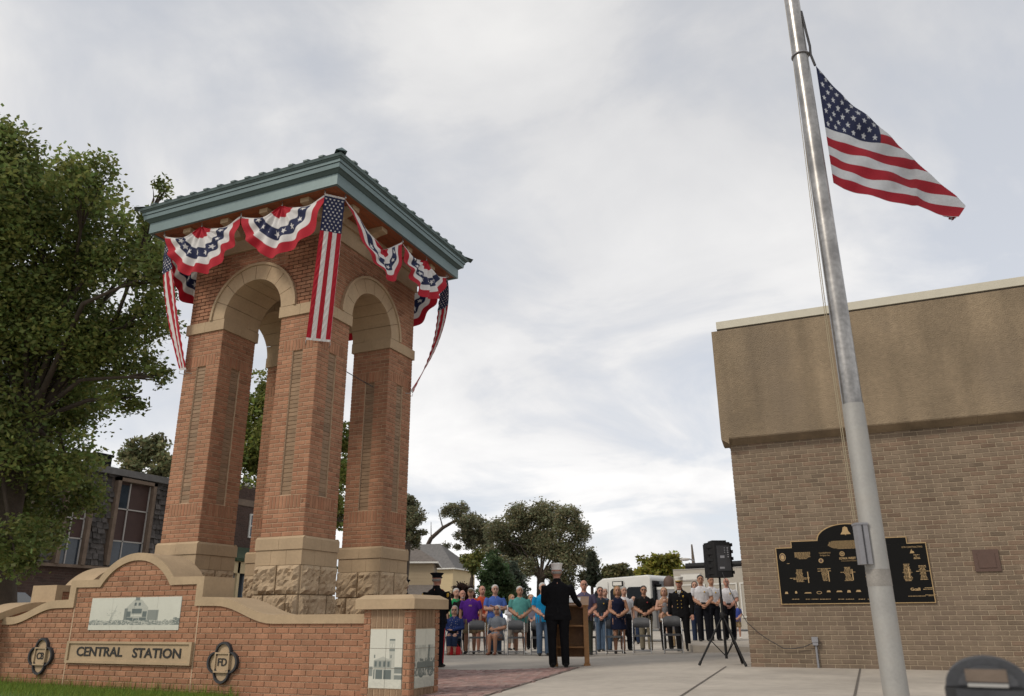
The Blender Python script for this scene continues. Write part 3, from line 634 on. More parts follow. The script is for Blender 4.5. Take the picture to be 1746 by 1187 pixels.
# ================================================================== brown brick building
BX, BY, BZ = -2.05, 13.54, .18
bld = empty('brick_building', (1.5, 18, BZ), 0, 'brown brick building with a deep stained concrete parapet band', 'building')
MB().box((BX+.006, BY+.006, -.2), (9.5, 24, 3.8)).build('wall', 'mortar_brown', bld)
bb = courses((BX, BY+.048), 0, 0, 7.2, BZ-.01, 3.72, .203, .0677, 'brick_brown') + courses((BX+.048, BY), -math.pi/2, -10.4, 0, BZ-.01, 3.72, .203, .0677, 'brick_brown')
lay(bb, bld)
yp = BY-.2; pr = [(BY+.1, 3.64), (BY-.02, 3.655), (yp+.012, 3.735), (yp, 3.755), (yp, 5.66), (BY+.1, 5.66)]
MB().prism(pr, lambda a, b, d: (d, a, b), -2.155, 1.62).prism([(-2.155, 3.735), (-2.03, 3.65), (-2.03, 5.66), (-2.155, 5.66)], lambda a, b, d: (a, d, b), yp+.001, 24).build('parapet_panel', 'aggregate', bld)
MB().prism(pr, lambda a, b, d: (d, a, b), 1.623, 5.6).build('parapet_panel', 'aggregate', bld); MB().box((1.61, yp+.003, 3.752), (1.645, yp+.05, 5.65)).build('panel_joint', 'sealant', bld)
MB().box((-2.06, yp+.03, 5.66), (9.6, yp+.14, 5.69)).build('shadow_gap', 'joint_and_shade', bld)
MB().box((-2.06, yp-.012, 5.69), (5.4, yp+.18, 5.825)).build('flashing', 'flashing', bld)
MB().box((-2.06, yp+.16, 5.6), (9.4, 24, 5.78)).build('roof', 'roof_grey', bld)
bf = face_fn((0, BY), 0)
# recessed bronze wall box
hb = MB().prism([(1.235, 1.51), (1.56, 1.51), (1.56, 1.815), (1.235, 1.815)], bf, -.01, .025).build('wall_hatch', 'bronze_box', bld)
MB().prism([(1.29, 1.56), (1.505, 1.56), (1.505, 1.765), (1.29, 1.765)], bf, .025, .034).build('hatch_panel', 'bronze_box', hb)
# outlet with conduit
ol = empty('power_outlet', (-1.06, BY, BZ), 0, 'grey outdoor socket box on a short conduit against the brown wall', 'outlet')
MB().box((-1.105, BY-.075, .50), (-1.03, BY-.003, .615)).build('socket_box', 'grey_metal', ol); MB().box((-1.112, BY-.083, .545), (-1.023, BY-.075, .62)).build('socket_lid', 'grey_metal', ol)
MB().tube([(-1.065, BY-.035, BZ-.02), (-1.065, BY-.035, .5)], .017, 8).build('conduit', 'grey_metal', ol)

# bronze plaque
plq = empty('memorial_plaque', (-.43, BY, 1.08), 0, 'black memorial plaque with gold bell, names and sponsor lettering on brown wall', 'plaque')
x0, x1, zb, zt = -1.50, .655, 1.09, 1.95; ac, ar = -.43, .0
def plq_outline(m):
    top = [(x0+m, zb+m), (x1-m, zb+m), (x1-m, zt-m), (.405-m, zt-m), (.405-m, 2.045-m), (-.0-m, 2.045-m)]
    for a in np.linspace(0, math.pi, 17): top.append((ac+(.42-m)*math.cos(a)*1.0, 2.045-m+(.235)*math.sin(a)))
    return top + [(-.86+m-.4, 2.045-m), (-1.26+m, zt-m), (x0+m, zt-m)]
def plq_poly(mb, m, d0, d1, mi=0):
    # the outline is concave: build it from convex pieces
    mb.prism([(x0+m, zb+m), (x1-m, zb+m), (x1-m, zt-m), (x0+m, zt-m)], bf, d0, d1, mi)
    mb.prism([(-1.26+m, zt-m+.0005), (.405-m, zt-m+.0005), (.405-m, 2.045-m), (-1.26+m, 2.045-m)], bf, d0, d1, mi)
    mb.prism([(ac+(.435-m)*math.cos(a), 2.0455-m+.235*math.sin(a)) for a in np.linspace(0, math.pi, 21)], bf, d0, d1, mi)
q = MB(); plq_poly(q, 0, -.01, .028); q.build('plaque_border', 'gold', plq)
q = MB(); plq_poly(q, .013, .02, .031); pf = q.build('plaque_field', 'black_sign', plq)
ga = MB()
def rows(cx, ztop, widths, lh, mb, gap=.35):
    for i, wd in enumerate(widths):
        z = ztop - i*lh; a = cx - wd/2
        while a < cx + wd/2 - .006:
            b = min(a + random.uniform(.012, .05), cx + wd/2); mb.prism([(a, z-lh*.24), (b, z-lh*.24), (b, z+lh*.24), (a, z+lh*.24)], bf, .030, .0335); a = b + .006
def pix(x, y): p = on_y(x, y, BY-.03); return p[0], p[2]
U = lambda a, b: pix(1315+a/7.66, 885+b/7.66)          # readings taken off the enlarged photograph
U2 = lambda a, b: pix(1480+a/9.13, 905+b/9.13)
rows(-.38, 2.015, [.55, .62, .62, .64, .66, .66, .62, .58, .52, .40], .0125, ga)
rows(U(350, 0)[0], U(350, 440)[1], [.235]*6 + [.16, .12], .0135, ga)
rows(U(285, 0)[0], U(285, 668)[1], [.09, .08, .10, .11, .09, .09, .11, .30, .20, .11, .11], .0175, ga)
rows(U(605, 0)[0], U(605, 652)[1], [.19, .10, .19, .08, .09, .085, .08, .08, .07, .07, .06], .0175, ga)
rows(U(905, 0)[0], U(905, 635)[1], [.09, .08, .09, .10, .21, .11, .08, .08, .07, .09, .09, .12], .0175, ga)
rows(U(1190, 0)[0], U(1190, 630)[1], [.08, .09, .08, .10, .09, .14, .08, .12, .15, .09, .10, .10], .0175, ga)
rows(U2(510, 0)[0], U2(510, 525)[1], [.085, .075, .085, .08, .10, .10, .13, .09, .09, .12, .12, .10, .09], .0195, ga)
rows(U2(790, 0)[0]-.035, U2(790, 545)[1], [.095, .10, .07, .10, .18, .07, .09, .07, .08, .09, .10], .0195, ga)
rows(U2(690, 0)[0], U2(690, 378)[1], [.08, .03, .08, .09], .018, ga)
for i, a in enumerate((150, 300, 390, 520, 720, 830, 980, 1105)): rows(U(a, 0)[0]+.06, U(a, 1050)[1], [(.115, .06, .10, .155, .085, .115, .09, .11)[i]], .016, ga)
rows(U2(600, 0)[0], U2(600, 1020)[1], [.24], .016, ga); rows(U2(880, 0)[0]-.06, U2(880, 1000)[1], [.15, .07], .013, ga); rows(U(160, 0)[0], U(160, 585)[1], [.05], .012, ga)
rows(U2(840, 0)[0]-.04, U2(840, 890)[1], [.10, .15], .020, ga)
tag(ga.build('name_lines', 'gold', pf), kind='stuff')
for a, b, c, d in ((468, 690, 490, 835), (735, 675, 757, 818), (1047, 655, 1070, 800)):
    p, q_ = U(a, b), U(c, d); MB().prism([(p[0]-.0, q_[1]), (p[0]+.014, q_[1]), (p[0]+.014, p[1]), (p[0], p[1])], bf, .03, .034).build('divider', 'gold', pf)
p, q_ = U2(618, 565), U2(660, 740); MB().prism([(p[0], q_[1]), (p[0]+.014, q_[1]), (p[0]+.014, p[1]), (p[0], p[1])], bf, .03, .034).build('divider', 'gold', pf)
def disc(c, rx, rz_, m='gold', d1=.0345, name='seal', par=pf): return MB().prism([(c[0]+rx*math.cos(a), c[1]+rz_*math.sin(a)) for a in np.linspace(0, 2*math.pi, 25)[:-1]], bf, .03, d1).build(name, m, par)
s1 = disc(U(148, 500), .047, .062); disc(U(148, 500), .038, .050, 'bronze_box', .0355, 'seal_ring', s1); disc(U(148, 503), .026, .036, 'gold', .037, 'seal_centre', s1)
s2 = disc(U(650, 545), .035, .035); disc(U(650, 545), .022, .022, 'bronze_box', .036, 'seal_ring', s2)
s3 = disc(U(925, 455), .036, .036); disc(U(925, 455), .024, .024, 'black_sign', .0355, 'seal_ring', s3); c = U(925, 455); MB().prism([(c[0]-.016, c[1]), (c[0], c[1]-.016), (c[0]+.016, c[1]), (c[0], c[1]+.016)], bf, .03, .037).build('seal_centre', 'gold', s3)
letters('IOWA WEST', .046, bf, U(925, 0)[0], U(925, 517)[1], .031, 'gold', pf, width=.235, bold=.0012); letters('FOUNDATION', .016, bf, U(940, 0)[0], U(940, 550)[1], .031, 'gold', pf, width=.215)
letters('Council Bluffs Retired', .034, bf, U(640, 0)[0], U(640, 445)[1], .031, 'gold', pf, width=.165); letters('Fire Fighters Assn.', .032, bf, U(640, 0)[0], U(640, 478)[1], .031, 'gold', pf, width=.14)
letters('R/W CONTRACTING', .034, bf, U2(665, 0)[0]-.02, U2(665, 255)[1], .031, 'gold', pf, width=.275); letters('Gcall', .055, bf, U2(590, 0)[0], U2(590, 915)[1], .031, 'gold', pf, width=.13, bold=.002)
c = U2(680, 320); MB().prism([(c[0]-.03, c[1]-.028), (c[0]+.032, c[1]-.028), (c[0]+.026, c[1]), (c[0]+.004, c[1]+.008), (c[0], c[1]+.035), (c[0]-.012, c[1]+.008)], bf, .03, .034).build('logo', 'gold', pf)
for i, (a, b, w_, h_) in enumerate(((200, 965, .05, .032), (325, 958, .035, .035), (480, 965, .11, .016), (750, 945, .06, .026), (890, 945, .09, .022), (1015, 945, .055, .034), (1140, 940, .075, .028))):
    c = U(a, b); MB().prism([(c[0]-w_/2, c[1]-h_/2), (c[0]+w_/2, c[1]-h_/2), (c[0]+w_/2*.7, c[1]+h_/2), (c[0]-w_/2*.6, c[1]+h_/2)], bf, .03, .034).build('logo', 'gold', pf); rows(c[0], c[1]-h_/2-.012, [w_*1.5], .010, MB()) if False else None
e_ = disc(U(628, 962), .038, .022, name='logo'); disc(U(628, 962), .030, .015, 'black_sign', .0355, 'logo_field', e_)
c = U(965, 150); bw = .5
prof = [(.073, -.058), (.066, -.042), (.045, -.015), (.036, .03), (.030, .048), (.008, .056), (.0, .066)]
MB().strip([(c[0]-a, c[1]+b) for a, b in prof], [(c[0]+a, c[1]+b) for a, b in prof], bf, .03, .036).prism([(c[0]-.008, c[1]-.07), (c[0]+.008, c[1]-.07), (c[0]+.004, c[1]-.058), (c[0]-.004, c[1]-.058)], bf, .03, .036).build('bell_emblem', 'gold', pf)

# ================================================================== flag pole
FX, FY = -.03, 7.16
pole = empty('flag_pole', (FX, FY, ground_z(FX, FY)), 0, 'tall grey metal flag pole with painted lower section and halyard box', 'flag pole')
gz0 = ground_z(FX, FY)
MB().tube([(FX, FY, gz0-.1), (FX, FY, 2.62)], [.094, .0865], 28).build('lower_shaft', 'pole_paint', pole)
MB().tube([(FX, FY, 2.62), (FX, FY, 6.0), (FX, FY, 10.5)], [.0835, .073, .055], 28).build('upper_shaft', 'pole_metal', pole)
MB().tube([(FX, FY, 1.13), (FX, FY, 1.26)], [.0925, .0917], 28).build('weld_band', 'weld', pole); MB().lathe([(.17, 0), (.17, .02), (.12, .06), (.10, .07)], (FX, FY, gz0)).build('base_collar', 'grey_metal', pole)
MB().ball((FX, FY, 10.6), .12).build('finial', 'chrome', pole)
b0 = on_y(1470, 930, FY)
ux = np.array([math.cos(.35), math.sin(.35), 0]); uy = np.array([-math.sin(.35), math.cos(.35), 0]); bc = np.array([FX, FY, b0[2]]) - ux*.105 - uy*.05
hx = MB().obox(bc, ux*.044, uy*.045, (0, 0, .155)).build('halyard_box', 'grey_metal', pole)
MB().obox(bc - uy*.047 - ux*.0, ux*.004, uy*.004, (0, 0, .153)).build('door_seam', 'iron', hx); MB().obox(bc+(0, 0, .16), ux*.049, uy*.050, (0, 0, .008)).build('box_lid', 'grey_metal', hx)
rp = [(FX-.11, FY-.03, b0[2]+.19), (FX-.107, FY-.03, 3.2), (FX-.088, FY-.02, 4.5), (FX-.06, FY+.06, 6.2), (FX-.05, FY+.05, 9.5)]
MB().tube(rp, .0035, 6).build('rope', 'rope', pole); MB().tube([(p[0]-.014, p[1]-.01, p[2]) for p in rp], .003, 6).build('rope', 'rope', pole)
MB().tube([(FX+.07, FY-.01, 6.75), (FX+.085, FY-.02, 6.5), (FX+.10, FY-.02, 6.3), (FX+.095, FY-.02, 6.2), (FX+.12, FY-.02, 6.06)], .012, 6).build('snap_line', 'iron', pole)
MB().lathe([(.088, 0), (.088, .012)], (FX, FY, 6.22)).build('retainer_ring', 'grey_metal', pole)
# ================================================================== flags and bunting
RED, WHITE, BLUE = np.array([.40, .010, .024]), np.array([.68, .67, .66]), np.array([.015, .022, .07])
def star(dx, dy, R):
    r = .4*R; a = np.arctan2(dx, dy); a = np.abs((a + math.pi/5) % (2*math.pi/5) - math.pi/5); c, s = math.cos(math.pi/5), math.sin(math.pi/5)
    return np.hypot(dx, dy) < R*r*s/(r*s*np.cos(a) + (R - r*c)*np.sin(a) + 1e-9)
def flag_colour(s, t, aspect):
    """s along the fly 0..1, t up the hoist 0..1"""
    k = np.floor((1-t)*13).astype(int); C = np.where((k % 2 == 0)[..., None], RED, WHITE)
    can = (s < .4) & (t > 6/13); C = np.where(can[..., None], BLUE, C)
    for i in range(9):
        for j in range(6 if i % 2 == 0 else 5):
            cs = .4*((j + (.5 if i % 2 == 0 else 1))/6); ct = 1 - (7/13)*((i+.7)/9.4)
            m = star((s-cs)*aspect, t-ct, .028); C = np.where((m & can)[..., None], WHITE, C)
    return C
# flag at half staff
al = math.radians(28); pn = np.array([-math.sin(al), math.cos(al), 0]); p0 = np.array([FX, FY, 0])
def on_flag(x, y): d = ray(x, y); return CO + d*(((p0-CO) @ pn)/(d @ pn))
ns, ntt = 260, 240; S = np.linspace(0, 1, ns); T = np.linspace(0, 1, ntt)
def curve(keys, S): ks = [k[0] for k in keys]; return np.stack([np.interp(S, ks, [k[1] for k in keys]), np.interp(S, ks, [k[2] for k in keys])], -1)
def smooth(a, n=12):
    for _ in range(n): a[1:-1] = (a[:-2] + 2*a[1:-1] + a[2:])/4
    return a
bp = smooth(curve([(0, 1421, 312), (.12, 1440, 322), (.35, 1490, 339), (.62, 1556, 351), (.66, 1566, 350), (1, 1632, 372)], S), 6); tp = smooth(curve([(0, 1391, 112), (.2, 1441, 168), (.4, 1499, 214), (.7, 1574, 282), (.92, 1628, 336), (1, 1642, 355)], S), 6)
Bq = np.array([on_flag(*p) for p in bp]); Tq = np.array([on_flag(*p) for p in tp]); H0 = np.linalg.norm(Tq[0]-Bq[0])
P = np.zeros((ns, ntt, 3)); fly = np.array([math.cos(al), math.sin(al), 0])
for i in range(ns):
    h = np.linalg.norm(Tq[i]-Bq[i]); a = T*H0; k = a/h; layer = np.floor(k); fr = k - layer; fr = np.where(layer % 2 == 0, fr, 1-fr); fr = np.where(layer > 0, np.minimum(fr, .2+.78*fr+.02*(layer < 2)), fr); fr = np.where(layer > 0, np.maximum(fr, .2), fr)
    q = Bq[i] + (Tq[i]-Bq[i])*fr[:, None]
    g_ = fr*h/H0; wav = .045*S[i]*np.sin(9*S[i]+2.2*g_+1) + .016*np.sin(26*(S[i]*.6+g_*.8))*min(1, S[i]*4) + .010*np.sin(60*(S[i]*.45-g_*.3)+2)*min(1, S[i]*4)*np.clip(1.2-S[i], 0, 1)
    P[i] = q + pn*(wav + .016*np.maximum(k-.97, 0))[:, None]
SS, TT = np.meshgrid(S, T, indexing='ij')
fo_ = grid_mesh('american_flag', P, flag_colour(SS, TT, 1.6)*np.array([.66, .70, .76]), 'cloth'); tag(fo_, 'stars and stripes flag drooping at half staff on the metal pole', 'flag')

def hook(p, parent):
    p = np.array(p); MB().tube([p+(0, 0, .09), p+(0, 0, .03), p+(.012, 0, .01), p+(0, 0, -.012), p+(-.012, 0, .008)], .006, 6).build('hook', 'steel', parent)
def banner(TLp, TRp, BLp, BRp, label, bow=.0, wob=.012, twist=(0, 0, 0)):
    TLp, TRp, BLp, BRp = map(np.array, (TLp, TRp, BLp, BRp)); n, m = 66, 420
    u = np.linspace(0, 1, n); v = np.linspace(0, 1, m); Uu, Vv = np.meshgrid(u, v, indexing='ij')
    Pp = ((1-Vv)[..., None]*((1-Uu)[..., None]*TLp + Uu[..., None]*TRp) + Vv[..., None]*((1-Uu)[..., None]*BLp + Uu[..., None]*BRp))
    nrm_ = np.cross(TRp-TLp, BLp-TLp); nrm_ /= np.linalg.norm(nrm_)
    Pp = Pp + ((Uu-.5)*np.sin(math.pi*np.clip(Vv, 0, 1)**.7)*(1-.45*Vv))[..., None]*np.array(twist)
    Pp = Pp + nrm_*(wob*np.sin(Uu*9+Vv*5)*np.sin(math.pi*Vv) + .006*np.sin(70*(Vv*1.4+Uu*.5))*(np.abs(np.sin(math.pi*Uu*2.5))) + bow*np.sin(math.pi*Vv))[..., None]
    k = np.floor(Uu*5).astype(int); C = np.where((k % 2 == 0)[..., None], RED, WHITE); can = Vv < .255; C = np.where(can[..., None], BLUE, C); asp = np.linalg.norm(TRp-TLp); ht = np.linalg.norm(BLp-TLp)
    for i in range(11):
        for j in range(5 if i % 2 == 0 else 4):
            cu_ = (j+(.5 if i % 2 == 0 else 1))/5; cv = .02+.235*(i+.5)/11; C = np.where((star((Uu-cu_)*asp, -(Vv-cv)*ht, .021) & can)[..., None], WHITE, C)
    C = np.where(((Vv < .012) | (Vv > .985))[..., None], WHITE, C)
    o = grid_mesh('hanging_banner', Pp, C, 'cloth'); tag(o, label, 'banner')
    for q in (TLp, TRp): hook(q, o)
    for q in (BLp, BRp):
        MB().tube([q+(0, 0, -.01), q+(0, 0, -.05), q+np.array([TX-q[0], TY-q[1], 0])*.05+(0, 0, -.06)], .006, 6).build('hook', 'steel', o)
ZH = 7.42
def corner(sx, sy): return (TX+sx*1.755, TY+sy*1.965, ZH), (TX+sx*1.965, TY+sy*1.71, ZH)
a, b = corner(1, -1); pb = np.array([TX+HL+A0, TY-HL-A0])
banner(a, b, (pb[0]-.115, pb[1]-.165, 5.10), (pb[0]+.165, pb[1]+.095, 5.10), 'long vertical flag banner hanging down the pillar between both bunted sides of the tower')
b, a = corner(-1, -1); pb = np.array([TX-HL-A0, TY-HL-A0])
banner(a, b, (pb[0]-.02, pb[1]-.07, 4.98), (pb[0]+.13, pb[1]-.07, 4.98), 'vertical flag banner at the tower corner beside the leafy tree', -.05, twist=(.22, .08, 0))
b, a = corner(1, 1); pb = np.array([TX+HL+A0, TY+HL+A0])
banner(a, b, (pb[0]+.07, pb[1]-.14, 4.98), (pb[0]+.0, pb[1]+.05, 4.98), 'vertical flag banner twisted edge-on at the tower corner facing the brown building', -.18, twist=(-.26, .0, 0))

def bunting(h0, h1, label, outn, cen=(.5, 0.), depth=1.22, skew=(0, 0), sag=.12, pleat=.05, n=7, blow=.05):
    """pleated half-round bunting between two hooks; cen = gathered centre (along, down)"""
    h0, h1, outn = map(np.array, (h0, h1, outn)); al_ = h1 - h0; dn = np.array([0, 0, -1.]); nu, nr = 150, 70
    u = np.linspace(0, 1, nu); r = np.linspace(0.02, 1, nr); Uu, Rr = np.meshgrid(u, r, indexing='ij')
    C0 = h0 + al_*cen[0] + dn*cen[1]; c1 = h0 + al_*(.04+skew[0]) + dn*depth; c2 = h1 - al_*(.04-skew[1]) + dn*depth
    rim = ((1-Uu)**3)[..., None]*h0 + (3*(1-Uu)**2*Uu)[..., None]*c1 + (3*(1-Uu)*Uu**2)[..., None]*c2 + (Uu**3)[..., None]*h1
    Pp = C0 + (rim - C0)*Rr[..., None]
    edge = np.abs(2*Uu-1)**5
    Pp = Pp + dn*(sag*np.sin(math.pi*Rr)*edge + .03*Rr**2*np.sin(2*math.pi*n*Uu*.5 + n)*(1-edge))[..., None] + outn*(pleat*Rr**.8*np.sin(2*math.pi*n*Uu + 1.3*np.sin(5.3*Uu+n) + .6*np.sin(7*Rr))*(1-edge*.7) + .012*np.sin(23*Uu+11*Rr) + blow*Rr*np.sin(math.pi*Uu))[..., None]
    k = Rr; C = np.where((k < .25)[..., None], RED, WHITE); C = np.where(((k > .46) & (k < .665))[..., None], BLUE, C); C = np.where((k > .81)[..., None], RED, C)
    Lr = .85
    for i in range(8):
        uc = (i+.5)/8; C = np.where(star((Uu-uc)*math.pi*.60*Lr, (Rr-.56)*Lr, .062)[..., None], WHITE, C)
    C = np.where(((Uu < .012) | (Uu > .988))[..., None], WHITE*.95, C)
    o = grid_mesh('bunting', Pp, C, 'cloth'); tag(o, label, 'bunting', 'bunting along the tower eaves')
    for q in (h0, h1): hook(q, o)
    if cen[1] < .1: hook(C0, o)
e0, e1 = TY-1.945, TX+1.97
bunting((TX-1.76, e0, ZH), (TX-.015, e0, ZH), 'half-round striped bunting over the lettered sign side, beside the tree', (0, -1, 0), skew=(.20, .06), depth=1.28)
bunting((TX+.0, e0, ZH), (TX+1.75, e0, ZH), 'half-round striped bunting over the lettered sign side, beside the corner banner', (0, -1, 0), skew=(.14, -.02), depth=1.26, n=6)
bunting((e1, TY-1.70, ZH), (e1, TY+.04, ZH), 'bunting folded in half by wind next to the corner banner', (1, 0, 0), cen=(.66, .42), depth=1.28, skew=(.52, .0), sag=.02, pleat=.03, n=5, blow=.10)
bunting((e1, TY+.06, ZH), (e1, TY+1.76, ZH), 'windblown bunting on the tower side facing the brown building, hung at its middle', (1, 0, 0), skew=(.0, -.30), depth=1.15, pleat=.055, n=6, blow=.12)
for sgn in (-1, 1):
    bunting((TX+sgn*1.75, TY+1.945, ZH), (TX, TY+1.945, ZH), 'bunting on the far side of the tower, beside the edge-on banner' if sgn > 0 else 'bunting on the far side of the tower, glimpsed through the arches', (0, 1, 0), skew=(.1, .1))
bunting((TX-1.97, TY-.0, ZH), (TX-1.97, TY-1.7, ZH), 'bunting on the tower side by the leafy tree, behind its banner', (-1, 0, 0))

# ================================================================== trees
def foliage(lobes, n, size, base, spread=1., seed=1, clump=80):
    r = np.random.default_rng(seed); vol = np.array([l[3]**2.2 for l in lobes]); cnt = np.maximum(20, (n*vol/vol.sum()).astype(int)); Cc = []; tint = []
    for (x, y, z, R), k in zip(lobes, cnt):
        nc = max(5, k//clump); d = r.normal(size=(nc, 3)); d /= np.linalg.norm(d, axis=1)[:, None]; cc = np.array([x, y, z]) + d*(R*r.uniform(.25, 1.05, nc)**.6)[:, None]*np.array([1, 1, .85])
        ci = r.integers(0, nc, k); sp = R*.125*spread + size*1.1; Cc.append(cc[ci] + np.clip(r.normal(size=(k, 3)), -1.9, 1.9)*sp*np.array([1, 1, .75])); tint.append((r.uniform(.62, 1.35, nc))[ci])
    Cc = np.concatenate(Cc); tint = np.concatenate(tint); k = len(Cc)
    bad = np.abs(r.normal(size=k)) > 9; a = r.normal(size=(k, 3)); a[:, 2] *= .6; a /= np.linalg.norm(a, axis=1)[:, None]; b = np.cross(a, r.normal(size=(k, 3))); b /= np.linalg.norm(b, axis=1)[:, None]
    sz = size*r.uniform(.6, 1.35, k)[:, None]; V = np.stack([Cc - a*sz, Cc + b*sz*.55, Cc + a*sz, Cc - b*sz*.55], 1)
    col = np.array(base)[None]*tint[:, None]*r.uniform(.8, 1.25, (k, 1)); col[:, 0] *= r.uniform(.85, 1.3, k)
    return V, np.repeat(col, 4, 0)
def tree(name, base, trunk_r, fork, lobes, n, size, col, label, seed=1, spread=1., group=None, limb_to=None, cat='tree', clump=80, extra=()):
    """base = ground point, fork = where the limbs start, lobes = (x, y, z, r) masses of leaves"""
    base = np.array(base, float); fork = np.array(fork, float); root = empty(name, base, 0, label, cat, group); r = np.random.default_rng(seed); tr = MB()
    mid = base*.5+fork*.5 + r.normal(size=3)*trunk_r*.8*np.array([1, 1, 0]); tr.tube([base-(0, 0, .2), base+(0, 0, .15), mid, fork], [trunk_r*1.5, trunk_r*1.1, trunk_r*.95, trunk_r*.8], 10)
    for l in lobes if limb_to is None else limb_to:
        e = np.array(l[:3]); R = l[3]; k = e*.5+fork*.5 + np.array([0, 0, .12*np.linalg.norm(e-fork)]) + r.normal(size=3)*.12*np.linalg.norm(e-fork)*.5
        rr = trunk_r*min(.55, .2+.12*R/max(trunk_r*8, .1)); tr.tube([fork-(0, 0, trunk_r*.4), fork*.7+k*.3, k, e], [trunk_r*.6, rr, rr*.7, rr*.25], 7)
        for _ in range(5):
            d = r.normal(size=3); d /= np.linalg.norm(d); tr.tube([k*.4+e*.6, e*.9+k*.1+d*R*.4, e+d*R*.95], [rr*.4, rr*.25, rr*.08], 5)
    for path, rad in extra: tr.tube(path, rad, 7)
    tr.build('trunk', 'bark', root)
    V, C = foliage(lobes, n, size, col, spread, seed, clump); k = len(V)
    me = bpy.data.meshes.new('crown'); me.from_pydata(V.reshape(-1, 3).tolist(), [], np.arange(k*4).reshape(-1, 4).tolist()); me.materials.append(MATS['leaf']); set_tint(me, C); me.update(); link_mesh('crown', me, root)
    return root
def px_lobes(ls, D, dj, seed=1):
    r = np.random.default_rng(seed); res = []
    for x, y, rp in ls:
        d = D + r.uniform(-dj, dj); p = at_depth(x, y, d); res.append((p[0], p[1], p[2], rp*d/F_PX))
    return res
D = 17.5
big = [(-90, 330, 150), (10, 262, 60), (-20, 330, 110), (95, 345, 75), (150, 318, 55), (65, 430, 110), (190, 420, 80), (262, 372, 26), (276, 322, 17), (250, 470, 55), (240, 545, 62), (100, 560, 110), (-60, 540, 160), (195, 610, 66), (60, 690, 105), (145, 690, 58), (100, 790, 62), (30, 850, 80), (130, 850, 42), (-50, 760, 140), (20, 930, 62), (90, 905, 36), (270, 640, 22), (215, 680, 30), (285, 420, 24), (-120, 950, 80)]
b0 = at_depth(25, 1000, D); bz = np.array([b0[0], b0[1], 0.])
f_ = at_depth(48, 720, D)
tree('maple_tree', bz, .30, f_, px_lobes(big, D, 1.7, 3), 140000, .056, (.155, .20, .058), 'big leafy green tree towering behind the sign wall and dark shingled building', 3, 1.1, clump=120)
tree('young_tree', (*at_depth(250, 900, 46)[:2], 0), .22, at_depth(262, 812, 46), px_lobes([(235, 775, 22), (262, 760, 20), (285, 790, 16), (225, 800, 14), (275, 805, 16)], 46, 1, 5), 5000, .13, (.15, .165, .08), 'open crowned tree rising behind the dark shingled roof and chimney', 5)
tree('street_tree', (*at_depth(500, 1040, 33)[:2], 0), .26, at_depth(500, 900, 33), px_lobes([(440, 700, 38), (425, 760, 42), (455, 800, 42), (500, 720, 60), (520, 800, 60), (465, 655, 28), (590, 750, 32), (592, 815, 34), (570, 870, 30), (600, 890, 22)], 33, 2, 6), 26000, .095, (.15, .185, .045), 'green tree seen through the gaps between the tower piers', 6, limb_to=px_lobes([(455, 780, 40), (592, 890, 30), (590, 780, 30)], 33, .5, 2))
FARD = 68
def gp_far(x, D): p = at_depth(x, 1040, D); return (p[0], p[1], 0)
tree('oak_tree', gp_far(920, FARD), .42, at_depth(922, 985, FARD), px_lobes([(855, 905, 24), (885, 885, 28), (930, 878, 28), (968, 885, 24), (990, 910, 20), (1000, 950, 16), (1012, 965, 10), (870, 940, 26), (905, 925, 30), (945, 930, 30), (975, 950, 26), (855, 965, 18), (890, 970, 22), (960, 985, 24), (1000, 985, 14), (840, 915, 12)], FARD, 3, 7), 52000, .105, (.17, .18, .10), 'broad dark green shade tree behind the crowd and fire engine cab', 7, 1.15, 'trees beyond the lot')
arch = [at_depth(x_, y_, 95) for x_, y_ in ((722, 945), (735, 918), (755, 900), (778, 887), (800, 893))]
tree('leaning_tree', gp_far(712, 95), .34, at_depth(722, 945, 95), px_lobes([(768, 872, 14), (783, 868, 14), (795, 885, 18), (812, 900, 22), (825, 920, 18), (805, 925, 14), (790, 915, 12), (778, 935, 8), (835, 940, 14), (760, 930, 6)], 95, 1.5, 8), 13000, .14, (.16, .17, .10), 'ragged tree with a long bare limb leaning over the grey house roof', 8, 1., 'trees beyond the lot', limb_to=[], extra=[(arch, [.30, .26, .22, .17, .09]), ([arch[3], at_depth(812, 925, 95)], [.14, .06]), ([arch[2], at_depth(750, 880, 95), at_depth(747, 868, 95)], [.09, .06, .03]), ([arch[1], at_depth(735, 890, 95)], [.07, .03])])
tree('elm_tree', gp_far(690, 58), .3, at_depth(695, 930, 58), px_lobes([(700, 860, 16), (705, 885, 18), (690, 905, 20), (718, 910, 8), (705, 920, 14), (680, 870, 20)], 58, 1, 9), 9500, .10, (.15, .16, .09), 'dark tree showing beside the far tower pier above the tan house', 9, 1., 'trees beyond the lot')
tree('cedar_tree', gp_far(835, 44), .2, at_depth(835, 990, 44), px_lobes([(839, 945, 8), (838, 960, 13), (850, 976, 17), (834, 985, 15), (860, 1000, 20), (832, 1005, 17), (824, 1020, 15), (870, 1020, 18), (847, 1025, 20)], 44, .7, 10), 12000, .09, (.06, .105, .042), 'dense dark evergreen tree behind the purple and orange shirts', 10, .8, 'trees beyond the lot')
tree('spruce_tree', gp_far(872, 47), .2, at_depth(872, 1000, 47), px_lobes([(872, 968, 9), (874, 985, 14), (878, 1005, 18), (870, 1020, 20), (890, 1025, 18)], 47, .7, 11), 6500, .10, (.08, .105, .075), 'blue green evergreen tree beside the broad shade tree trunk', 11, .8, 'trees beyond the lot')
tree('pointed_tree', gp_far(1009, 64), .15, at_depth(1009, 985, 64), px_lobes([(1009, 945, 3), (1009, 958, 5), (1010, 972, 7), (1010, 988, 9)], 64, .3, 12), 2600, .14, (.05, .062, .04), 'slim pointed conifer at the edge of the broad shade tree', 12, .6, 'trees beyond the lot')
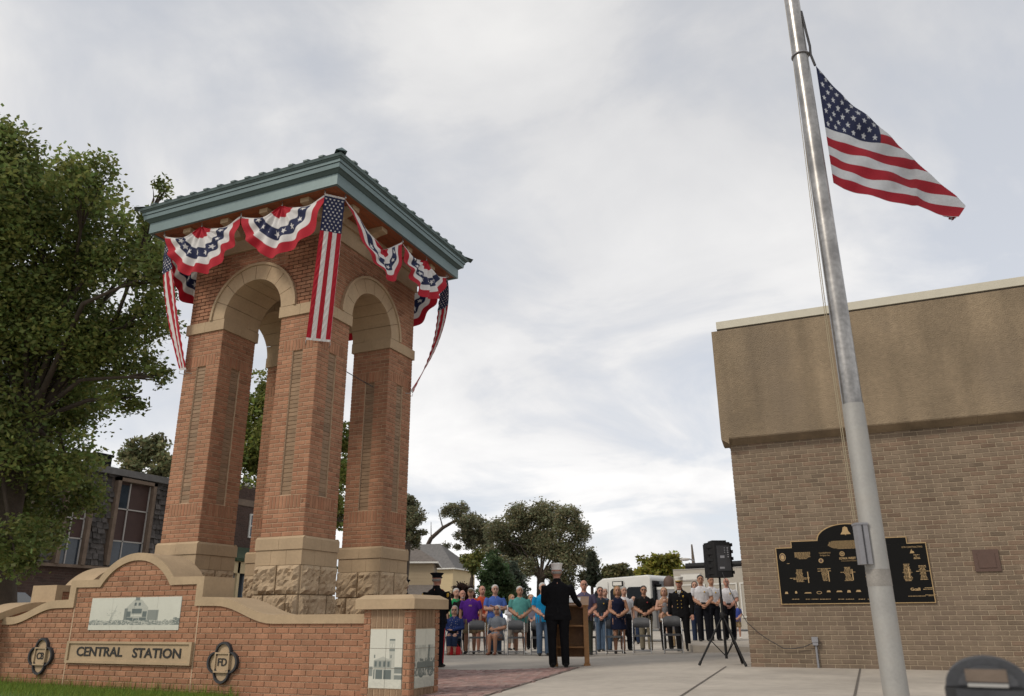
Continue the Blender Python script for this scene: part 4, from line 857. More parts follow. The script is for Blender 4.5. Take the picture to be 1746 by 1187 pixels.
tree('ash_tree', gp_far(1128, 58), .25, at_depth(1130, 1000, 58), px_lobes([(1105, 965, 14), (1125, 960, 16), (1145, 960, 15), (1160, 972, 10), (1095, 978, 10), (1130, 980, 20), (1150, 985, 14), (1110, 992, 14)], 58, 1, 13), 8500, .15, (.20, .21, .04), 'yellow green tree standing behind the fire engine', 13, .9, 'trees beyond the lot')
tree('low_tree', gp_far(1052, 75), .25, at_depth(1052, 1000, 75), px_lobes([(1045, 975, 10), (1062, 973, 9), (1035, 985, 8), (1075, 980, 8), (1055, 988, 12)], 75, 1, 14), 4000, .19, (.13, .135, .06), 'low olive tree showing above the white engine cab', 14, .9, 'trees beyond the lot')
tree('lime_tree', gp_far(805, 66), .2, at_depth(805, 985, 66), px_lobes([(800, 955, 10), (815, 950, 9), (808, 965, 10)], 66, 1, 15), 2200, .16, (.14, .16, .045), 'light green bush-like tree between grey roof and dark evergreen', 15, .9, 'trees beyond the lot')
tree('round_bush', gp_far(790, 36), .06, at_depth(790, 1015, 36), px_lobes([(778, 1010, 9), (790, 1004, 10), (803, 1010, 9), (790, 1018, 10)], 36, .3, 16), 3500, .06, (.052, .030, .022), 'rounded dark red bush in front of the yellow house', 16, .7, cat='bush')

# ================================================================== houses
def window(parent, fn, s0, s1, z0, z1, frame='trim_white', glass='glass', fw=.07, bars=True, d=.0, muntin=.03):
    wn = MB()
    for a, b, c, e in ((s0-fw, s1+fw, z1, z1+fw), (s0-fw, s1+fw, z0-fw, z0), (s0-fw, s0, z0, z1), (s1, s1+fw, z0, z1)): wn.prism([(a, c), (b, c), (b, e), (a, e)], fn, d-.02, d+.05)
    if bars: wn.prism([(s0, (z0+z1)/2-muntin), (s1, (z0+z1)/2-muntin), (s1, (z0+z1)/2+muntin), (s0, (z0+z1)/2+muntin)], fn, d-.02, d+.035)
    o = wn.build('window', frame, parent); MB().prism([(s0, z0), (s1, z0), (s1, z1), (s0, z1)], fn, d-.01, d+.012).build('pane', glass, o); return o
# dark shingled apartment block (its long side runs along +y at x = -28)
AX = -28.0
apt = empty('apartment_block', (AX-4, 22, 0), 0, 'dark two storey building with weathered shingle mansard and tall windows', 'building')
af = face_fn((AX, 0), math.pi/2)
MB().box((AX-9, 8, -.1), (AX-.25, 26.0, 2.95)).box((AX-9, 8, 2.95), (AX-.12, 26.0, 6.7)).build('wall', 'mortar_dark', apt)
ab = courses((AX-.29, 0), math.pi/2, 8, 26, 0, 2.86, .3, .095, 'brick_dark'); ab = [(*b[:6], 'brick_dark_all') for b in ab]; lay(ab, apt, 0)
MB().prism([(8, 2.84), (26.0, 2.84), (26.0, 2.95), (8, 2.95)], af, -.4, .05).build('sill_band', 'trim_wood', apt)
MB().prism([(7.9, 6.55), (26.1, 6.55), (26.1, 6.82), (7.9, 6.82)], af, -.5, .14).build('roof_edge', 'roof_grey', apt); MB().box((AX-9, 8, 6.7), (AX, 26, 6.80)).build('roof', 'roof_grey', apt)
MB().box((AX-1.6, 22.35, 6.7), (AX-.9, 23.1, 7.5)).box((AX-1.65, 22.3, 7.42), (AX-.85, 23.15, 7.52)).build('chimney', 'brick_dark_all', apt)
wins = [(22.95, 24.55, 3.0, 6.33), (20.75, 21.65, 2.95, 5.75), (17.6, 18.6, 2.95, 6.2)]
def blocked(s, z): return any(a-.25 < s < b+.25 and z < d+.15 for a, b, c, d in wins)
SHM = {}
ns_ = 0
for j in range(18):
    z = 2.98 + j*.205; s = 19.6 + (j % 2)*.13
    while s < 25.9:
        wd = random.choice((.24, .28, .34)); c_ = s + wd/2
        if not blocked(c_, z+.1) and ns_ < 420:
            k = (wd,)
            if k not in SHM:
                v = [(0, 0, 0), (wd-.02, 0, 0), (wd-.02, -.10, 0), (0, -.10, 0), (0, 0, .25), (wd-.02, 0, .25), (wd-.02, -.045, .25), (0, -.045, .25)]
                me = bpy.data.meshes.new('shingle'); me.from_pydata(v, [], [(3, 2, 6, 7), (0, 3, 7, 4), (1, 5, 6, 2), (0, 1, 2, 3), (4, 7, 6, 5)]); me.materials.append(MATS['shingle']); SHM[k] = me
            if ns_ < 300:
                o = link_mesh('shingle', SHM[k]); o.location = (AX-.12, s, z+random.uniform(-.03, .03)); o.rotation_euler = (0, 0, math.pi/2); o.scale = (1, random.uniform(.7, 1.5), 1); adopt(o, apt); ns_ += 1
        s += wd
for a, b, c, d in wins:
    fr = MB()
    for x0_, x1_, y0_, y1_ in ((a-.18, a-.02, c, d+.16), (b+.02, b+.18, c, d+.16), (a-.18, b+.18, d+.02, d+.16)): fr.prism([(x0_, y0_), (x1_, y0_), (x1_, y1_), (x0_, y1_)], af, -.3, .12)
    wo = fr.build('window', 'trim_wood', apt)
    MB().prism([(a, c), (b, c), (b, d), (a, d)], af, -.14, -.10).build('pane', 'panel_maroon', wo)
    MB().prism([(a, d-1.05), (a+.36*(b-a), d-1.05), (a+.36*(b-a), d-.1), (a, d-.1)], af, -.10, -.085).build('pane', 'glass', wo); MB().prism([(a, c), (b, c), (b, c+.95), (a, c+.95)], af, -.10, -.085).build('pane', 'glass', wo)
    m_ = MB(); mid = a+.36*(b-a)
    for x0_, x1_, y0_, y1_ in ((mid-.025, mid+.025, c, d), (a, b, c+.95, c+1.0), (a, b, d-1.1, d-1.05), (a, a+.05, c, d), (b-.05, b, c, d)): m_.prism([(x0_, y0_), (x1_, y0_), (x1_, y1_), (x0_, y1_)], af, -.085, -.05)
    m_.build('glazing_bars', 'trim_grey', wo)
# brick house with a green porch roof, seen between the piers
bh = empty('brick_house', (AX-4, 31, 0), 0, 'dark brick house with white sash window and mossy porch roof between tower piers', 'house')
MB().box((AX-8, 27.2, -.1), (AX+.3, 36, 7.15)).build('wall', 'mortar_dark', bh); lay([(*b[:6], 'brick_dark_all') for b in courses((AX+.26, 0), math.pi/2, 27.2, 36, 2.6, 7.0, .24, .085, 'x')], bh, 0)
hfn = face_fn((AX+.32, 0), math.pi/2)
MB().prism([(27.1, 7.1), (36.1, 7.1), (36.1, 7.22), (27.1, 7.22)], hfn, -.5, .08).build('roof_edge', 'trim_grey', bh); MB().prism([(27.2, 6.15), (36, 6.15), (36, 6.45), (27.2, 6.45)], hfn, -.05, .03).build('lintel_band', 'trim_wood', bh)
window(bh, hfn, 30.35, 31.5, 4.75, 5.75); window(bh, hfn, 33.2, 34.3, 4.75, 5.75)
MB().prism([(.0, 4.2), (1.6, 3.55), (1.6, 3.42), (0, 3.42)], lambda a, b, d: (AX+.32+a, d, b), 28.0, 35.5).build('porch_roof', 'roof_green', bh)
p_ = MB()
for s in (28.3, 30.1, 31.0, 32.0, 34.8): p_.box((AX+1.6, s, 0), (AX+1.75, s+.15, 3.45))
p_.box((AX+1.6, 28.0, 2.9), (AX+1.75, 35.5, 3.4)).build('porch_posts', 'siding_yellow', bh); MB().box((AX+.9, 28.0, 0), (AX+.95, 35.5, 3.0)).build('porch_screen', 'glass', bh)

def hip_house(name, c, rz, wx, wy, he, hr, ridge, wallm, roofm, wins, label, ov=.35, gable_face=None, porch=False):
    root = empty(name, (c[0], c[1], 0), rz, label, 'house'); x, y = wx/2, wy/2
    MB().box((-x, -y, -.1), (x, y, he)).build('wall', wallm, root, False)
    ex, ey = x+ov, y+ov; r = ridge/2
    MB().add([(-ex,-ey,he),(ex,-ey,he),(ex,ey,he),(-ex,ey,he),(-r,0,hr),(r,0,hr),(-ex,-ey,he-.12),(ex,-ey,he-.12),(ex,ey,he-.12),(-ex,ey,he-.12)], [(0,1,5,4),(1,2,5),(2,3,4,5),(3,0,4),(0,6,7,1),(1,7,8,2),(2,8,9,3),(3,9,6,0),(9,8,7,6)]).build('roof', roofm, root, False)
    MB().box((-ex-.03, -ey-.05, he-.16), (ex+.03, -ey, he-.03)).box((ex, -ey, he-.16), (ex+.05, ey, he-.03)).build('gutter', 'trim_white', root, False)
    for k in range(int(he/.22)):
        z = k*.22; 
    sd_ = MB()
    for k in range(1, int(he/.25)):
        sd_.box((-x-.012, -y-.012, k*.25), (x+.012, -y, k*.25+.02)).box((x, -y, k*.25), (x+.012, y, k*.25+.02))
    tag(sd_.build('siding_laps', wallm, root, False), kind='stuff')
    for f, s0, s1, z0, z1 in wins:
        fn = (lambda a, b, d: (a, -y-d-.012, b)) if f == 'f' else (lambda a, b, d: (x+d+.012, a, b))
        window(root, fn, s0, s1, z0, z1, fw=.14)
    if porch:
        MB().add([(-x-.1, -y-2.0, 2.6), (x+.1, -y-2.0, 2.6), (x+.1, -y, 3.5), (-x-.1, -y, 3.5), (-x-.1, -y-2.0, 2.4), (x+.1, -y-2.0, 2.4)], [(0, 1, 2, 3), (4, 5, 1, 0)]).build('porch_roof', roofm, root, False)
        pp = MB(); pp.box((-x-.1, -y-2.0, 2.15), (x+.1, -y-1.85, 2.4))
        for s in (-x, -x/3, x/3, x-.2): pp.box((s, -y-1.98, 0), (s+.18, -y-1.8, 2.2))
        pp.build('porch_posts', 'trim_white', root, False)
    return root
def house_at(px_, D_, rz_, wx, wy):
    p = at_depth(px_, 1040, D_); c, s = math.cos(rz_), math.sin(rz_); x, y = wx/2, -wy/2
    return (p[0]-(x*c-y*s), p[1]-(x*s+y*c))
hip_house('yellow_house', house_at(771, 85, math.radians(7), 9, 7.0), math.radians(7), 9, 7.0, 6.25, 9.2, 3.0, 'siding_yellow', 'roof_grey', [('f', 1.2, 2.0, 4.2, 5.6), ('f', -2.0, -1.2, 4.2, 5.6), ('r', -1.3, -.3, 4.3, 5.7), ('r', 1.6, 2.6, 4.3, 5.7), ('r', -1.3, -.3, 1.2, 2.7), ('r', 1.6, 2.6, 1.2, 2.7)], 'pale yellow house with grey hipped roof beyond the parking lot')
hip_house('tan_house', house_at(737, 62, math.radians(27), 7, 6.5), math.radians(27), 7, 6.5, 5.3, 7.1, 2.4, 'siding_tan', 'roof_brown', [('f', 1.35, 1.75, 3.9, 5.0), ('f', 2.25, 2.75, 3.9, 5.0), ('f', .2, .7, 3.9, 5.0)], 'tan house with brown roof and white porch next to the yellow house', porch=True)

# ================================================================== vehicles
def wheel(parent, c, r=.48, wdt=.28, nx=(0, 1, 0)):
    c = np.array(c, float); n = np.array(nx, float); t = MB().tube([c-n*wdt/2, c+n*wdt/2], r, 20, smooth=False).build('wheel', 'rubber', parent, False)
    MB().tube([c-n*(wdt/2+.01), c+n*(wdt/2+.01)], r*.58, 16, smooth=False).build('rim', 'chrome', t, False)
HV = math.atan2(.67, -.74)
def profile_body(prof, y0, y1, inset=0., zin=1.6):
    """side profile (x, z) extruded across the width; points above zin lean in"""
    q = MB(); n = len(prof); a = [(x, y0 + (inset if z > zin else 0), z) for x, z in prof]; b = [(x, y1 - (inset if z > zin else 0), z) for x, z in prof]
    q.add(a+b, [tuple(range(n)), tuple(range(2*n-1, n-1, -1))] + [((i+1) % n, i, n+i, n+(i+1) % n) for i in range(n)]); return q
def near_side(x, z0, z1, x1, y, m, root, name, d=.02): return MB().box((x, y-d, z0), (x1, y+d, z1)).build(name, m, root, False)
def vwin(root, x0_, x1_, z0_, z1_, y, name='window'):
    return MB().prism([(x0_, z0_), (x1_, z0_), (x1_, z1_-.1), (x1_-.1, z1_), (x0_+.1, z1_), (x0_, z1_-.1)], lambda a, b, d: (a, y+d, b), -.03, .02).build(name, 'car_glass', root, False)
# fire engine, local +x = forward (to the left in the picture), +y = the side towards the crowd
HV = math.atan2(.26, -.966)
pe = at_depth(1222, 1030, 30.0); eng = empty('fire_engine', (pe[0], pe[1], 0), HV, 'fire engine with white cab, beige body and black hose tube behind the crowd', 'fire engine')
MB().box((-3.6, -2.3, .5), (1.75, 0, 2.70)).build('body', 'paint_beige', eng, False); MB().box((1.75, -2.1, .5), (2.85, -.42, 2.0)).build('pump_panel', 'grey_metal', eng, False)
cab = profile_body([(2.85, .5), (2.85, 2.46), (2.95, 2.58), (5.15, 2.50), (5.45, 2.34), (5.75, 1.45), (6.05, 1.3), (6.1, .5)], -2.2, .0, .06).build('cab', 'paint_white', eng, False)
bvm = cab.modifiers.new('b', 'BEVEL'); bvm.width = .05; bvm.segments = 2
SIDE = .0
vwin(eng, 3.10, 3.95, 1.30, 2.12, SIDE-.02); vwin(eng, 4.20, 4.75, 1.30, 2.08, SIDE-.02); vwin(eng, 4.95, 5.55, 1.30, 2.02, SIDE-.02)
for x in (4.08, 4.85): MB().box((x-.008, -.01, .7), (x+.008, .008, 2.35)).build('door_seam', 'trim_grey', eng, False)
sg = MB().box((4.12, -.06, 2.17), (4.62, .02, 2.37)).build('number_plate', 'black_plastic', eng, False); MB().box((4.16, .02, 2.20), (4.58, .028, 2.34)).build('plate_face', 'white_label', sg, False)
MB().box((2.90, -.02, .95), (6.0, .008, 1.05)).build('stripe', 'paint_red', eng, False); MB().box((2.81, -2.0, 1.3), (2.85, -.2, 2.35)).build('cab_rear_window', 'car_glass', eng, False)
q = MB()
for k in range(5): q.tube([(2.80, -.35-.06*k, 1.2+.2*k), (2.80, -.35, 1.6+.15*k), (2.78, -.8, 2.2)], .035, 6)
tag(q.build('hose_loops', 'black_plastic', eng, False), kind='stuff')
MB().tube([(-3.5, -.2, 2.83), (1.25, -.2, 2.83)], .13, 14).build('hose_tube', 'black_plastic', eng, False); MB().box((-3.6, -2.3, 2.70), (1.75, .02, 2.73)).build('roof_rail', 'trim_grey', eng, False)
for i, x in enumerate((-3.4, -2.15, -.9, .4)):
    d_ = MB().box((x, 0, .9), (x+1.15, .022, 2.15)).build('locker_door', 'paint_beige', eng, False); fr = MB()
    for a in ((x, x+1.15, 2.10, 2.15), (x, x+1.15, .9, .95), (x, x+.05, .95, 2.10), (x+1.10, x+1.15, .95, 2.10)): fr.box((a[0], .022, a[2]), (a[1], .045, a[3]))
    fr.build('door_frame', 'trim_white', d_, False); MB().box((x+.5, .022, 1.1), (x+.7, .06, 1.14)).build('handle', 'chrome', d_, False)
ng = MB().box((.55, 0, 2.28), (1.45, .03, 2.56)).build('name_plate', 'trim_grey', eng, False); MB().box((.6, .03, 2.32), (1.4, .04, 2.52)).build('plate_face', 'white_label', ng, False)
MB().box((-1.60, .046, 1.50), (-1.40, .06, 1.64)).build('stripe', 'paint_blue', eng, False); MB().box((-1.60, .046, 1.40), (-1.40, .06, 1.48)).build('stripe', 'paint_red', eng, False)
MB().lathe([(.2, 0), (.24, .1), (.22, .3), (.12, .42), (.02, .46)], (2.45, -.9, 2.10)).build('deck_gun', 'bronze_box', eng, False); MB().box((1.8, -2.0, 2.0), (2.8, -.40, 2.1)).build('pump_deck', 'trim_white', eng, False)
for k in range(3): MB().lathe([(.09, 0), (.09, .04)], (0, 0, 0), 12).build('gauge', 'white_label', eng, False).matrix_local = Matrix.Translation((2.0+.28*k, -.42, 1.6)) @ Matrix.Rotation(-math.pi/2, 4, 'X')
for x in (-1.9, 4.9): wheel(eng, (x, -.14, .5), .52); wheel(eng, (x, -2.1, .5), .52)
ps = at_depth(-30, 1040, 21); suv = empty('parked_car', (ps[0], ps[1], 0), math.radians(10), 'dark navy car parked behind the sign wall by the dark building', 'car')
profile_body([(-2.2, .4), (-2.25, 1.0), (-2.05, 1.1), (-1.7, 1.58), (-1.2, 1.68), (.5, 1.66), (1.3, 1.12), (2.3, .95), (2.4, .4)], -.9, .9, .12, 1.2).build('body', 'car_navy', suv, False)
for sgn in (-1,): vwin(suv, -1.75, -.7, 1.1, 1.55, -.86*1); vwin(suv, -.62, .55, 1.1, 1.55, -.86)
MB().add([(.6, -.72, 1.6), (.6, .72, 1.6), (1.25, .85, 1.15), (1.25, -.85, 1.15)], [(0, 1, 2, 3)]).build('windscreen', 'car_glass', suv, False); MB().tube([(-1.8, -.80, 1.60), (-1.1, -.79, 1.66), (.5, -.79, 1.63), (1.2, -.84, 1.2)], .018, 6).build('chrome_trim', 'chrome', suv, False)
MB().tube([(-1.5, -.6, 1.72), (.2, -.6, 1.72)], .025, 6).build('roof_rail', 'black_plastic', suv, False)
for x in (-1.4, 1.5): wheel(suv, (x, -.85, .35), .36, .22); wheel(suv, (x, .85, .35), .36, .22)
# street lamp on a timber pole
pl = at_depth(1190, 1040, 52); lamp = empty('street_lamp', (pl[0], pl[1], 0), 0, 'street lamp arm on a timber pole rising behind the fire engine', 'street lamp')
zt_ = at_depth(1187, 925, 52)[2]; za_ = at_depth(1190, 962, 52)[2]; MB().tube([(pl[0], pl[1], 0), (pl[0]-.05, pl[1], zt_-1.3), (pl[0]-.08, pl[1], zt_)], [.16, .12, .05], 8).build('timber_pole', 'wood_pole', lamp)
e_ = at_depth(1168, 954, 52); MB().tube([(pl[0], pl[1], za_), tuple(at_depth(1183, 956, 52)), tuple(at_depth(1175, 953, 52)), tuple(e_)], .05, 6).build('lamp_arm', 'grey_metal', lamp); MB().ball(tuple(e_), (.35, .2, .1)).build('lamp_head', 'trim_grey', lamp)
# cable strung inside the tower between two piers
w0, w1 = on_x(596, 637, -7.85), on_x(603, 641, -7.85); dw = (w1-w0)/(w1[1]-w0[1])
wr = MB().tube([w0 - dw*.25, w0, w1, w1 + dw*.6], .008, 5).build('tower_cable', 'iron'); tag(wr, 'thin black cable strung between two tower piers below the arch', 'cable')
# large bell-shaped metal thing behind the tower
bm = at_depth(428, 1040, 18.5); bell = empty('old_bell', (bm[0], bm[1], 0), 0, 'old silvery bell standing on the ground behind the tower', 'bell')
MB().lathe([(.42, .12), (.40, .2), (.33, .4), (.30, .75), (.27, .98), (.20, 1.15), (.06, 1.22), (.02, 1.23)], (bm[0], bm[1], .22), 28).build('bell_body', 'bell_metal', bell); MB().box((bm[0]-.5, bm[1]-.3, 0), (bm[0]+.5, bm[1]+.3, .345)).build('bell_stand', 'iron', bell)
# ================================================================== furniture
def face_cam(p, extra=0.): return math.atan2(-p[0], p[1]) + extra
def make_chair():
    r = empty('folding_chair', (0, 0, 0))
    # front feet at y=-.2, seat facing -y
    for s in (-1, 1):
        x = s*.225
        MB().tube([(x, -.24, .0), (x, -.10, .35), (x, .115, .80)], .0125, 8).build('front_leg', 'chair_tube', r, False)
        MB().tube([(x*.93, .27, .0), (x*.93, .02, .40), (x*.93, -.08, .44)], .0115, 8).build('rear_leg', 'chair_tube', r, False)
    MB().tube([(-.225, -.20, .09), (.225, -.20, .09)], .009, 6).build('stretcher', 'chair_tube', r, False); MB().tube([(-.21, .235, .055), (.21, .235, .055)], .009, 6).build('stretcher', 'chair_tube', r, False)
    P = np.zeros((2, 13, 9, 3))
    q = MB(); n = 12
    fr = [(-.205+.41*i/n) for i in range(n+1)]
    for a, b in zip(fr[:-1], fr[1:]):
        def ed(x): return (.865 - .045*(abs(x)/.205)**4, .615 + .012*(abs(x)/.205)**2, .035*(1-(x/.205)**2))
        t0, b0, c0 = ed(a); t1, b1, c1 = ed(b)
        y0 = lambda z, c: .13-(.84-z)*.46+c-.005
        q.add([(a, y0(b0, c0)-.006, b0), (b, y0(b1, c1)-.006, b1), (b, y0(t1, c1)-.006, t1), (a, y0(t0, c0)-.006, t0), (a, y0(b0, c0)+.01, b0), (b, y0(b1, c1)+.01, b1), (b, y0(t1, c1)+.01, t1), (a, y0(t0, c0)+.01, t0)], [(0,1,2,3),(7,6,5,4),(3,2,6,7),(1,0,4,5)], 0, True)
    q.build('backrest', 'chair_seat', r, False)
    out_ = [(-.21, -.19), (-.17, -.235), (.17, -.235), (.21, -.19), (.205, .10), (.17, .145), (-.17, .145), (-.205, .10)]
    MB().prism(out_, lambda a, b, d: (a, b, d-.03*(b+.2)), .405, .455).build('seat', 'chair_seat', r, False)
    return r
ch0 = make_chair(); CHAIRS = [(773, 1117), (813, 1117), (846, 1117), (880, 1117.5), (920, 1117.5), (958, 1117.5), (1003, 1117), (1049, 1116), (1096, 1115), (1149, 1114)]
clab = ['grey folding chair holding the woman in the navy patterned top', 'empty grey folding chair between the two seated women', 'grey folding chair holding the woman in the grey dress', 'empty grey folding chair in front of the man in the teal polo', 'empty grey folding chair in front of the man in bright blue shirt', 'grey folding chair hidden behind the speaker at the lectern', 'empty grey folding chair just past the lectern, before the tall man', 'empty grey folding chair in front of the woman in navy dress', 'empty grey folding chair in front of the man in black polo and sunglasses', 'empty grey folding chair in front of the chief in white cap']
chairpos = []
for i, (x, y) in enumerate(CHAIRS):
    c = ch0 if i == 0 else copy_tree(ch0); p = on_ground(x, y); p = p + np.array([-p[0], -p[1], 0])/np.hypot(p[0], p[1])*(-.2)
    if i in (8, 9): p = p*np.array([.985, .985, 1])
    c.location = (p[0], p[1], ground_z(p[0], p[1])+.006); c.rotation_euler = (0, 0, face_cam(p, random.uniform(-.10, .10)+(-.2 if i == 0 else 0))); tag(c, clab[i], 'chair', 'folding chairs in a row'); chairpos.append((p, c.rotation_euler[2]))
# lectern
lc = on_ground(970, 1137); LR = face_cam(lc, -.06); lect = empty('lectern', (lc[0], lc[1]+.12, ground_z(lc[0])), LR, 'oak lectern with open shelves and papers on its slanted top', 'lectern')
for s in (-1, 1):
    q = MB(); x = s*.30
    q.prism([(-.02, .0), (.05, .0), (.04, .08), (.42, .08), (.41, 0), (.48, 0), (.48, .06), (.43, .12), (.43, 1.20), (.02, 1.06), (.02, .12), (-.02, .06)], lambda a, b, d: (d, a-.02, b), x-.02, x+.02).build('side_panel', 'oak', lect, False)
    MB().box((x-.045, -.04, .0), (x+.045, .02, 1.05)).build('front_post', 'oak', lect, False); MB().box((x-.06, -.055, 0), (x+.06, .05, .05)).build('foot', 'oak', lect, False)
for z in (.32, .70): MB().box((-.28, .0, z), (.28, .40, z+.028)).build('shelf', 'oak', lect, False)
MB().box((-.28, .385, .15), (.28, .405, 1.15)).build('back_panel', 'oak', lect, False)
tp_ = MB().obox((0, .21, 1.155), (.36, 0, 0), (0, .27, .085), (0, -.004, .014)).build('slanted_top', 'oak', lect, False)
pb_ = MB().obox((0, .20, 1.178), (.20, 0, 0), (0, .15, .047), (0, -.002, .006)).build('script_pages', 'paper', lect, False); tag(pb_)
# loudspeaker on tripod
tl, tr_, tback = on_ground(1193, 1137), on_ground(1272, 1137), on_ground(1250, 1134); tcen = (tl+tr_)/2 + np.array([.02, .30, 0])
st = empty('speaker_stand', (tcen[0], tcen[1], ground_z(tcen[0])), 0, 'black tripod stand holding the loudspeaker beside the brown building', 'speaker stand'); gz_ = ground_z(tcen[0])
hub = np.array([tcen[0], tcen[1], gz_+.76]); low = np.array([tcen[0], tcen[1], gz_+.10])
MB().tube([low, hub+(0, 0, .1)], .022, 10).build('lower_tube', 'black_plastic', st); ztop = on_y(1222, 985, tcen[1])[2]; MB().tube([hub, (tcen[0], tcen[1], gz_+1.02)], .024, 10).build('sleeve', 'black_plastic', st); MB().tube([hub, (tcen[0], tcen[1], ztop+.05)], .0175, 10).build('upper_tube', 'black_plastic', st)
MB().lathe([(.045, -.04), (.05, -.02), (.05, .03), (.03, .05)], hub).build('hub', 'black_plastic', st); MB().tube([hub+(.03, -.03, .0), hub+(.075, -.06, 0)], .012, 8).build('knob', 'black_plastic', st)
for e in (tl, tr_, np.array([tcen[0]+.16, tcen[1]+.50, 0])):
    e = np.array([e[0], e[1], gz_+.02]); d = (e-hub)/np.linalg.norm(e-hub); lg = MB().tube([hub, e], .0165, 10).build('leg', 'black_plastic', st); MB().tube([e-d*.05, e+d*.012], .022, 10).build('foot', 'rubber', lg); m_ = hub*.48+e*.52; MB().tube([m_, low+(0, 0, .03)], .008, 6).build('brace', 'black_plastic', st)
sp = empty('loudspeaker', (tcen[0], tcen[1], ztop), face_cam(tcen, .30), 'black plastic loudspeaker seen from its ribbed back on the tripod', 'loudspeaker')
spw, sph = .20, .56
bodyp = [(-.17, -.13), (-.10, -.19), (.16, -.19), (.19, -.15), (.20, .10), (.16, .17), (-.19, .17), (-.21, .10)]
MB().prism(bodyp, lambda a, b, d: (a*1.0, b, d), 0.0, sph-.02).prism([(a*.93, b*.93) for a, b in bodyp], lambda a, b, d: (a, b, d), sph-.02, sph+.0).build('cabinet', 'black_plastic', sp, False)
for k in range(5): MB().obox((-.165, -.12, .07+k*.105), (.045, -.02, 0), (.012, .026, 0), (0, 0, .026)).build('rib', 'black_plastic', sp, False)
for k in range(5): MB().box((.175, -.19, .05+k*.11), (.205, -.10, .10+k*.11)).build('rib', 'black_plastic', sp, False)
pn_ = MB().box((-.07, -.198, .10), (.15, -.190, .50)).build('control_panel', 'iron', sp, False)
for k in range(5): MB().tube([(.11, -.197, .46-k*.035), (.11, -.215, .46-k*.035)], .011, 8).build('control_knob', 'grey_metal', pn_, False)
for k in range(3): MB().tube([(.06, -.197, .46-k*.035), (.06, -.212, .46-k*.035)], .008, 8).build('control_knob', 'grey_metal', pn_, False)
MB().box((-.02, -.204, .30), (.05, -.197, .34)).build('label_strip', 'grey_metal', pn_, False); MB().box((-.04, -.203, .13), (.04, -.197, .16)).build('label_strip', 'grey_metal', pn_, False); MB().box((-.12, -.14, sph-.005), (.12, .1, sph+.03)).build('top_handle', 'black_plastic', sp, False)
c0_ = np.array([tcen[0]+.06, tcen[1]-.15, ztop+.12]); c1_ = np.array([-1.07, BY-.07, .545])
pts = [c0_, c0_+(.05, -.05, -.12)]
for t in np.linspace(0, 1, 12)[1:-1]:
    a = np.array(on_y(*[np.interp(t, [0, .25, .5, .75, 1], v) for v in ([1240, 1272, 1300, 1340, 1390], [1000, 1060, 1085, 1108, 1100])], BY-.05-.25*(1-t)**2)); pts.append(a)
pts.append(c1_); tag(MB().tube(pts, .006, 6).build('extension_cable', 'iron'), 'thin black cable sagging from the loudspeaker to the wall socket', 'cable')
# parking meter in the foreground
pm = at_depth(1682, 1150, 2.05); met = empty('parking_meter', (pm[0], pm[1], ground_z(pm[0], pm[1])), face_cam(pm), 'grey domed parking meter head close to the flag pole', 'parking meter'); zo = pm[2] - ground_z(pm[0], pm[1])
R_ = .097; zc_ = -.027 + zo
dome = [(R_*math.cos(a), zc_+.072*math.sin(a)) for a in np.linspace(0, math.pi, 25)]
def dome_prism(sc, y0, y1, mname, nm, lowz, par=met): return MB().prism([(a*sc, zc_+(b-zc_)*sc) for a, b in dome] + [(-R_*sc, lowz), (R_*sc, lowz)], lambda a, b, d: (a, d, b), y0, y1).build(nm, mname, par, False)
hd = dome_prism(1., -.045, .055, 'meter_grey', 'head', zc_-.002)
bv = hd.modifiers.new('b', 'BEVEL'); bv.width = .012; bv.segments = 3
MB().prism([(-R_*1.02, zc_-.24), (R_*1.02, zc_-.24), (R_*1.04, zc_-.003), (-R_*1.04, zc_-.003)], lambda a, b, d: (a, d, b), -.05, .06).build('vault', 'meter_dark', met, False)
vw = dome_prism(.70, -.052, -.044, 'meter_bezel', 'dial_bezel', zc_+.004); MB().box((-.048, -.056, zc_+.012), (.045, -.0521, zc_+.042)).build('dial_window', 'meter_glass', vw, False); MB().box((-.046, -.058, zc_+.0), (.044, -.0521, zc_+.008)).build('dial_label', 'label_dull', vw, False); MB().box((-.075, -.07, zc_-.03), (.075, -.05, zc_-.006)).build('dial_ledge', 'meter_grey', met, False)
MB().tube([(0, 0, -.1), (0, 0, zc_-.22)], .03, 14).build('post', 'meter_grey', met, False)

# ================================================================== people
SKIN = {}
def cmat(name, col, rough=.9, var=.14, bump=.9): mat(name, col, rough, var, 9, bump, bscale=11, spec=.12); return name
for k, c in (('skin_fair', (.44, .25, .18)), ('skin_tan', (.37, .195, .125)), ('skin_ruddy', (.42, .21, .15))): mat(k, c, .55, .06, 20, spec=.35)
for k, c in (('hair_grey', (.27, .26, .245)), ('hair_white', (.43, .42, .40)), ('hair_brown', (.055, .032, .018)), ('hair_dark', (.016, .012, .010)), ('hair_blonde', (.26, .15, .06)), ('hair_red', (.28, .10, .035))): mat(k, c, .7, .2, 40, .5, bscale=60)
mat('eye_dark', (.012, .010, .010), .4, 0); mat('lip', (.25, .09, .075), .6, 0); mat('gold_button', (.55, .36, .08), .35, 0, metal=.8); mat('patch_gold', (.50, .30, .03), .7, .2, 60); mat('patch_red', (.30, .03, .03), .7, .2, 60)
RINGS = 14
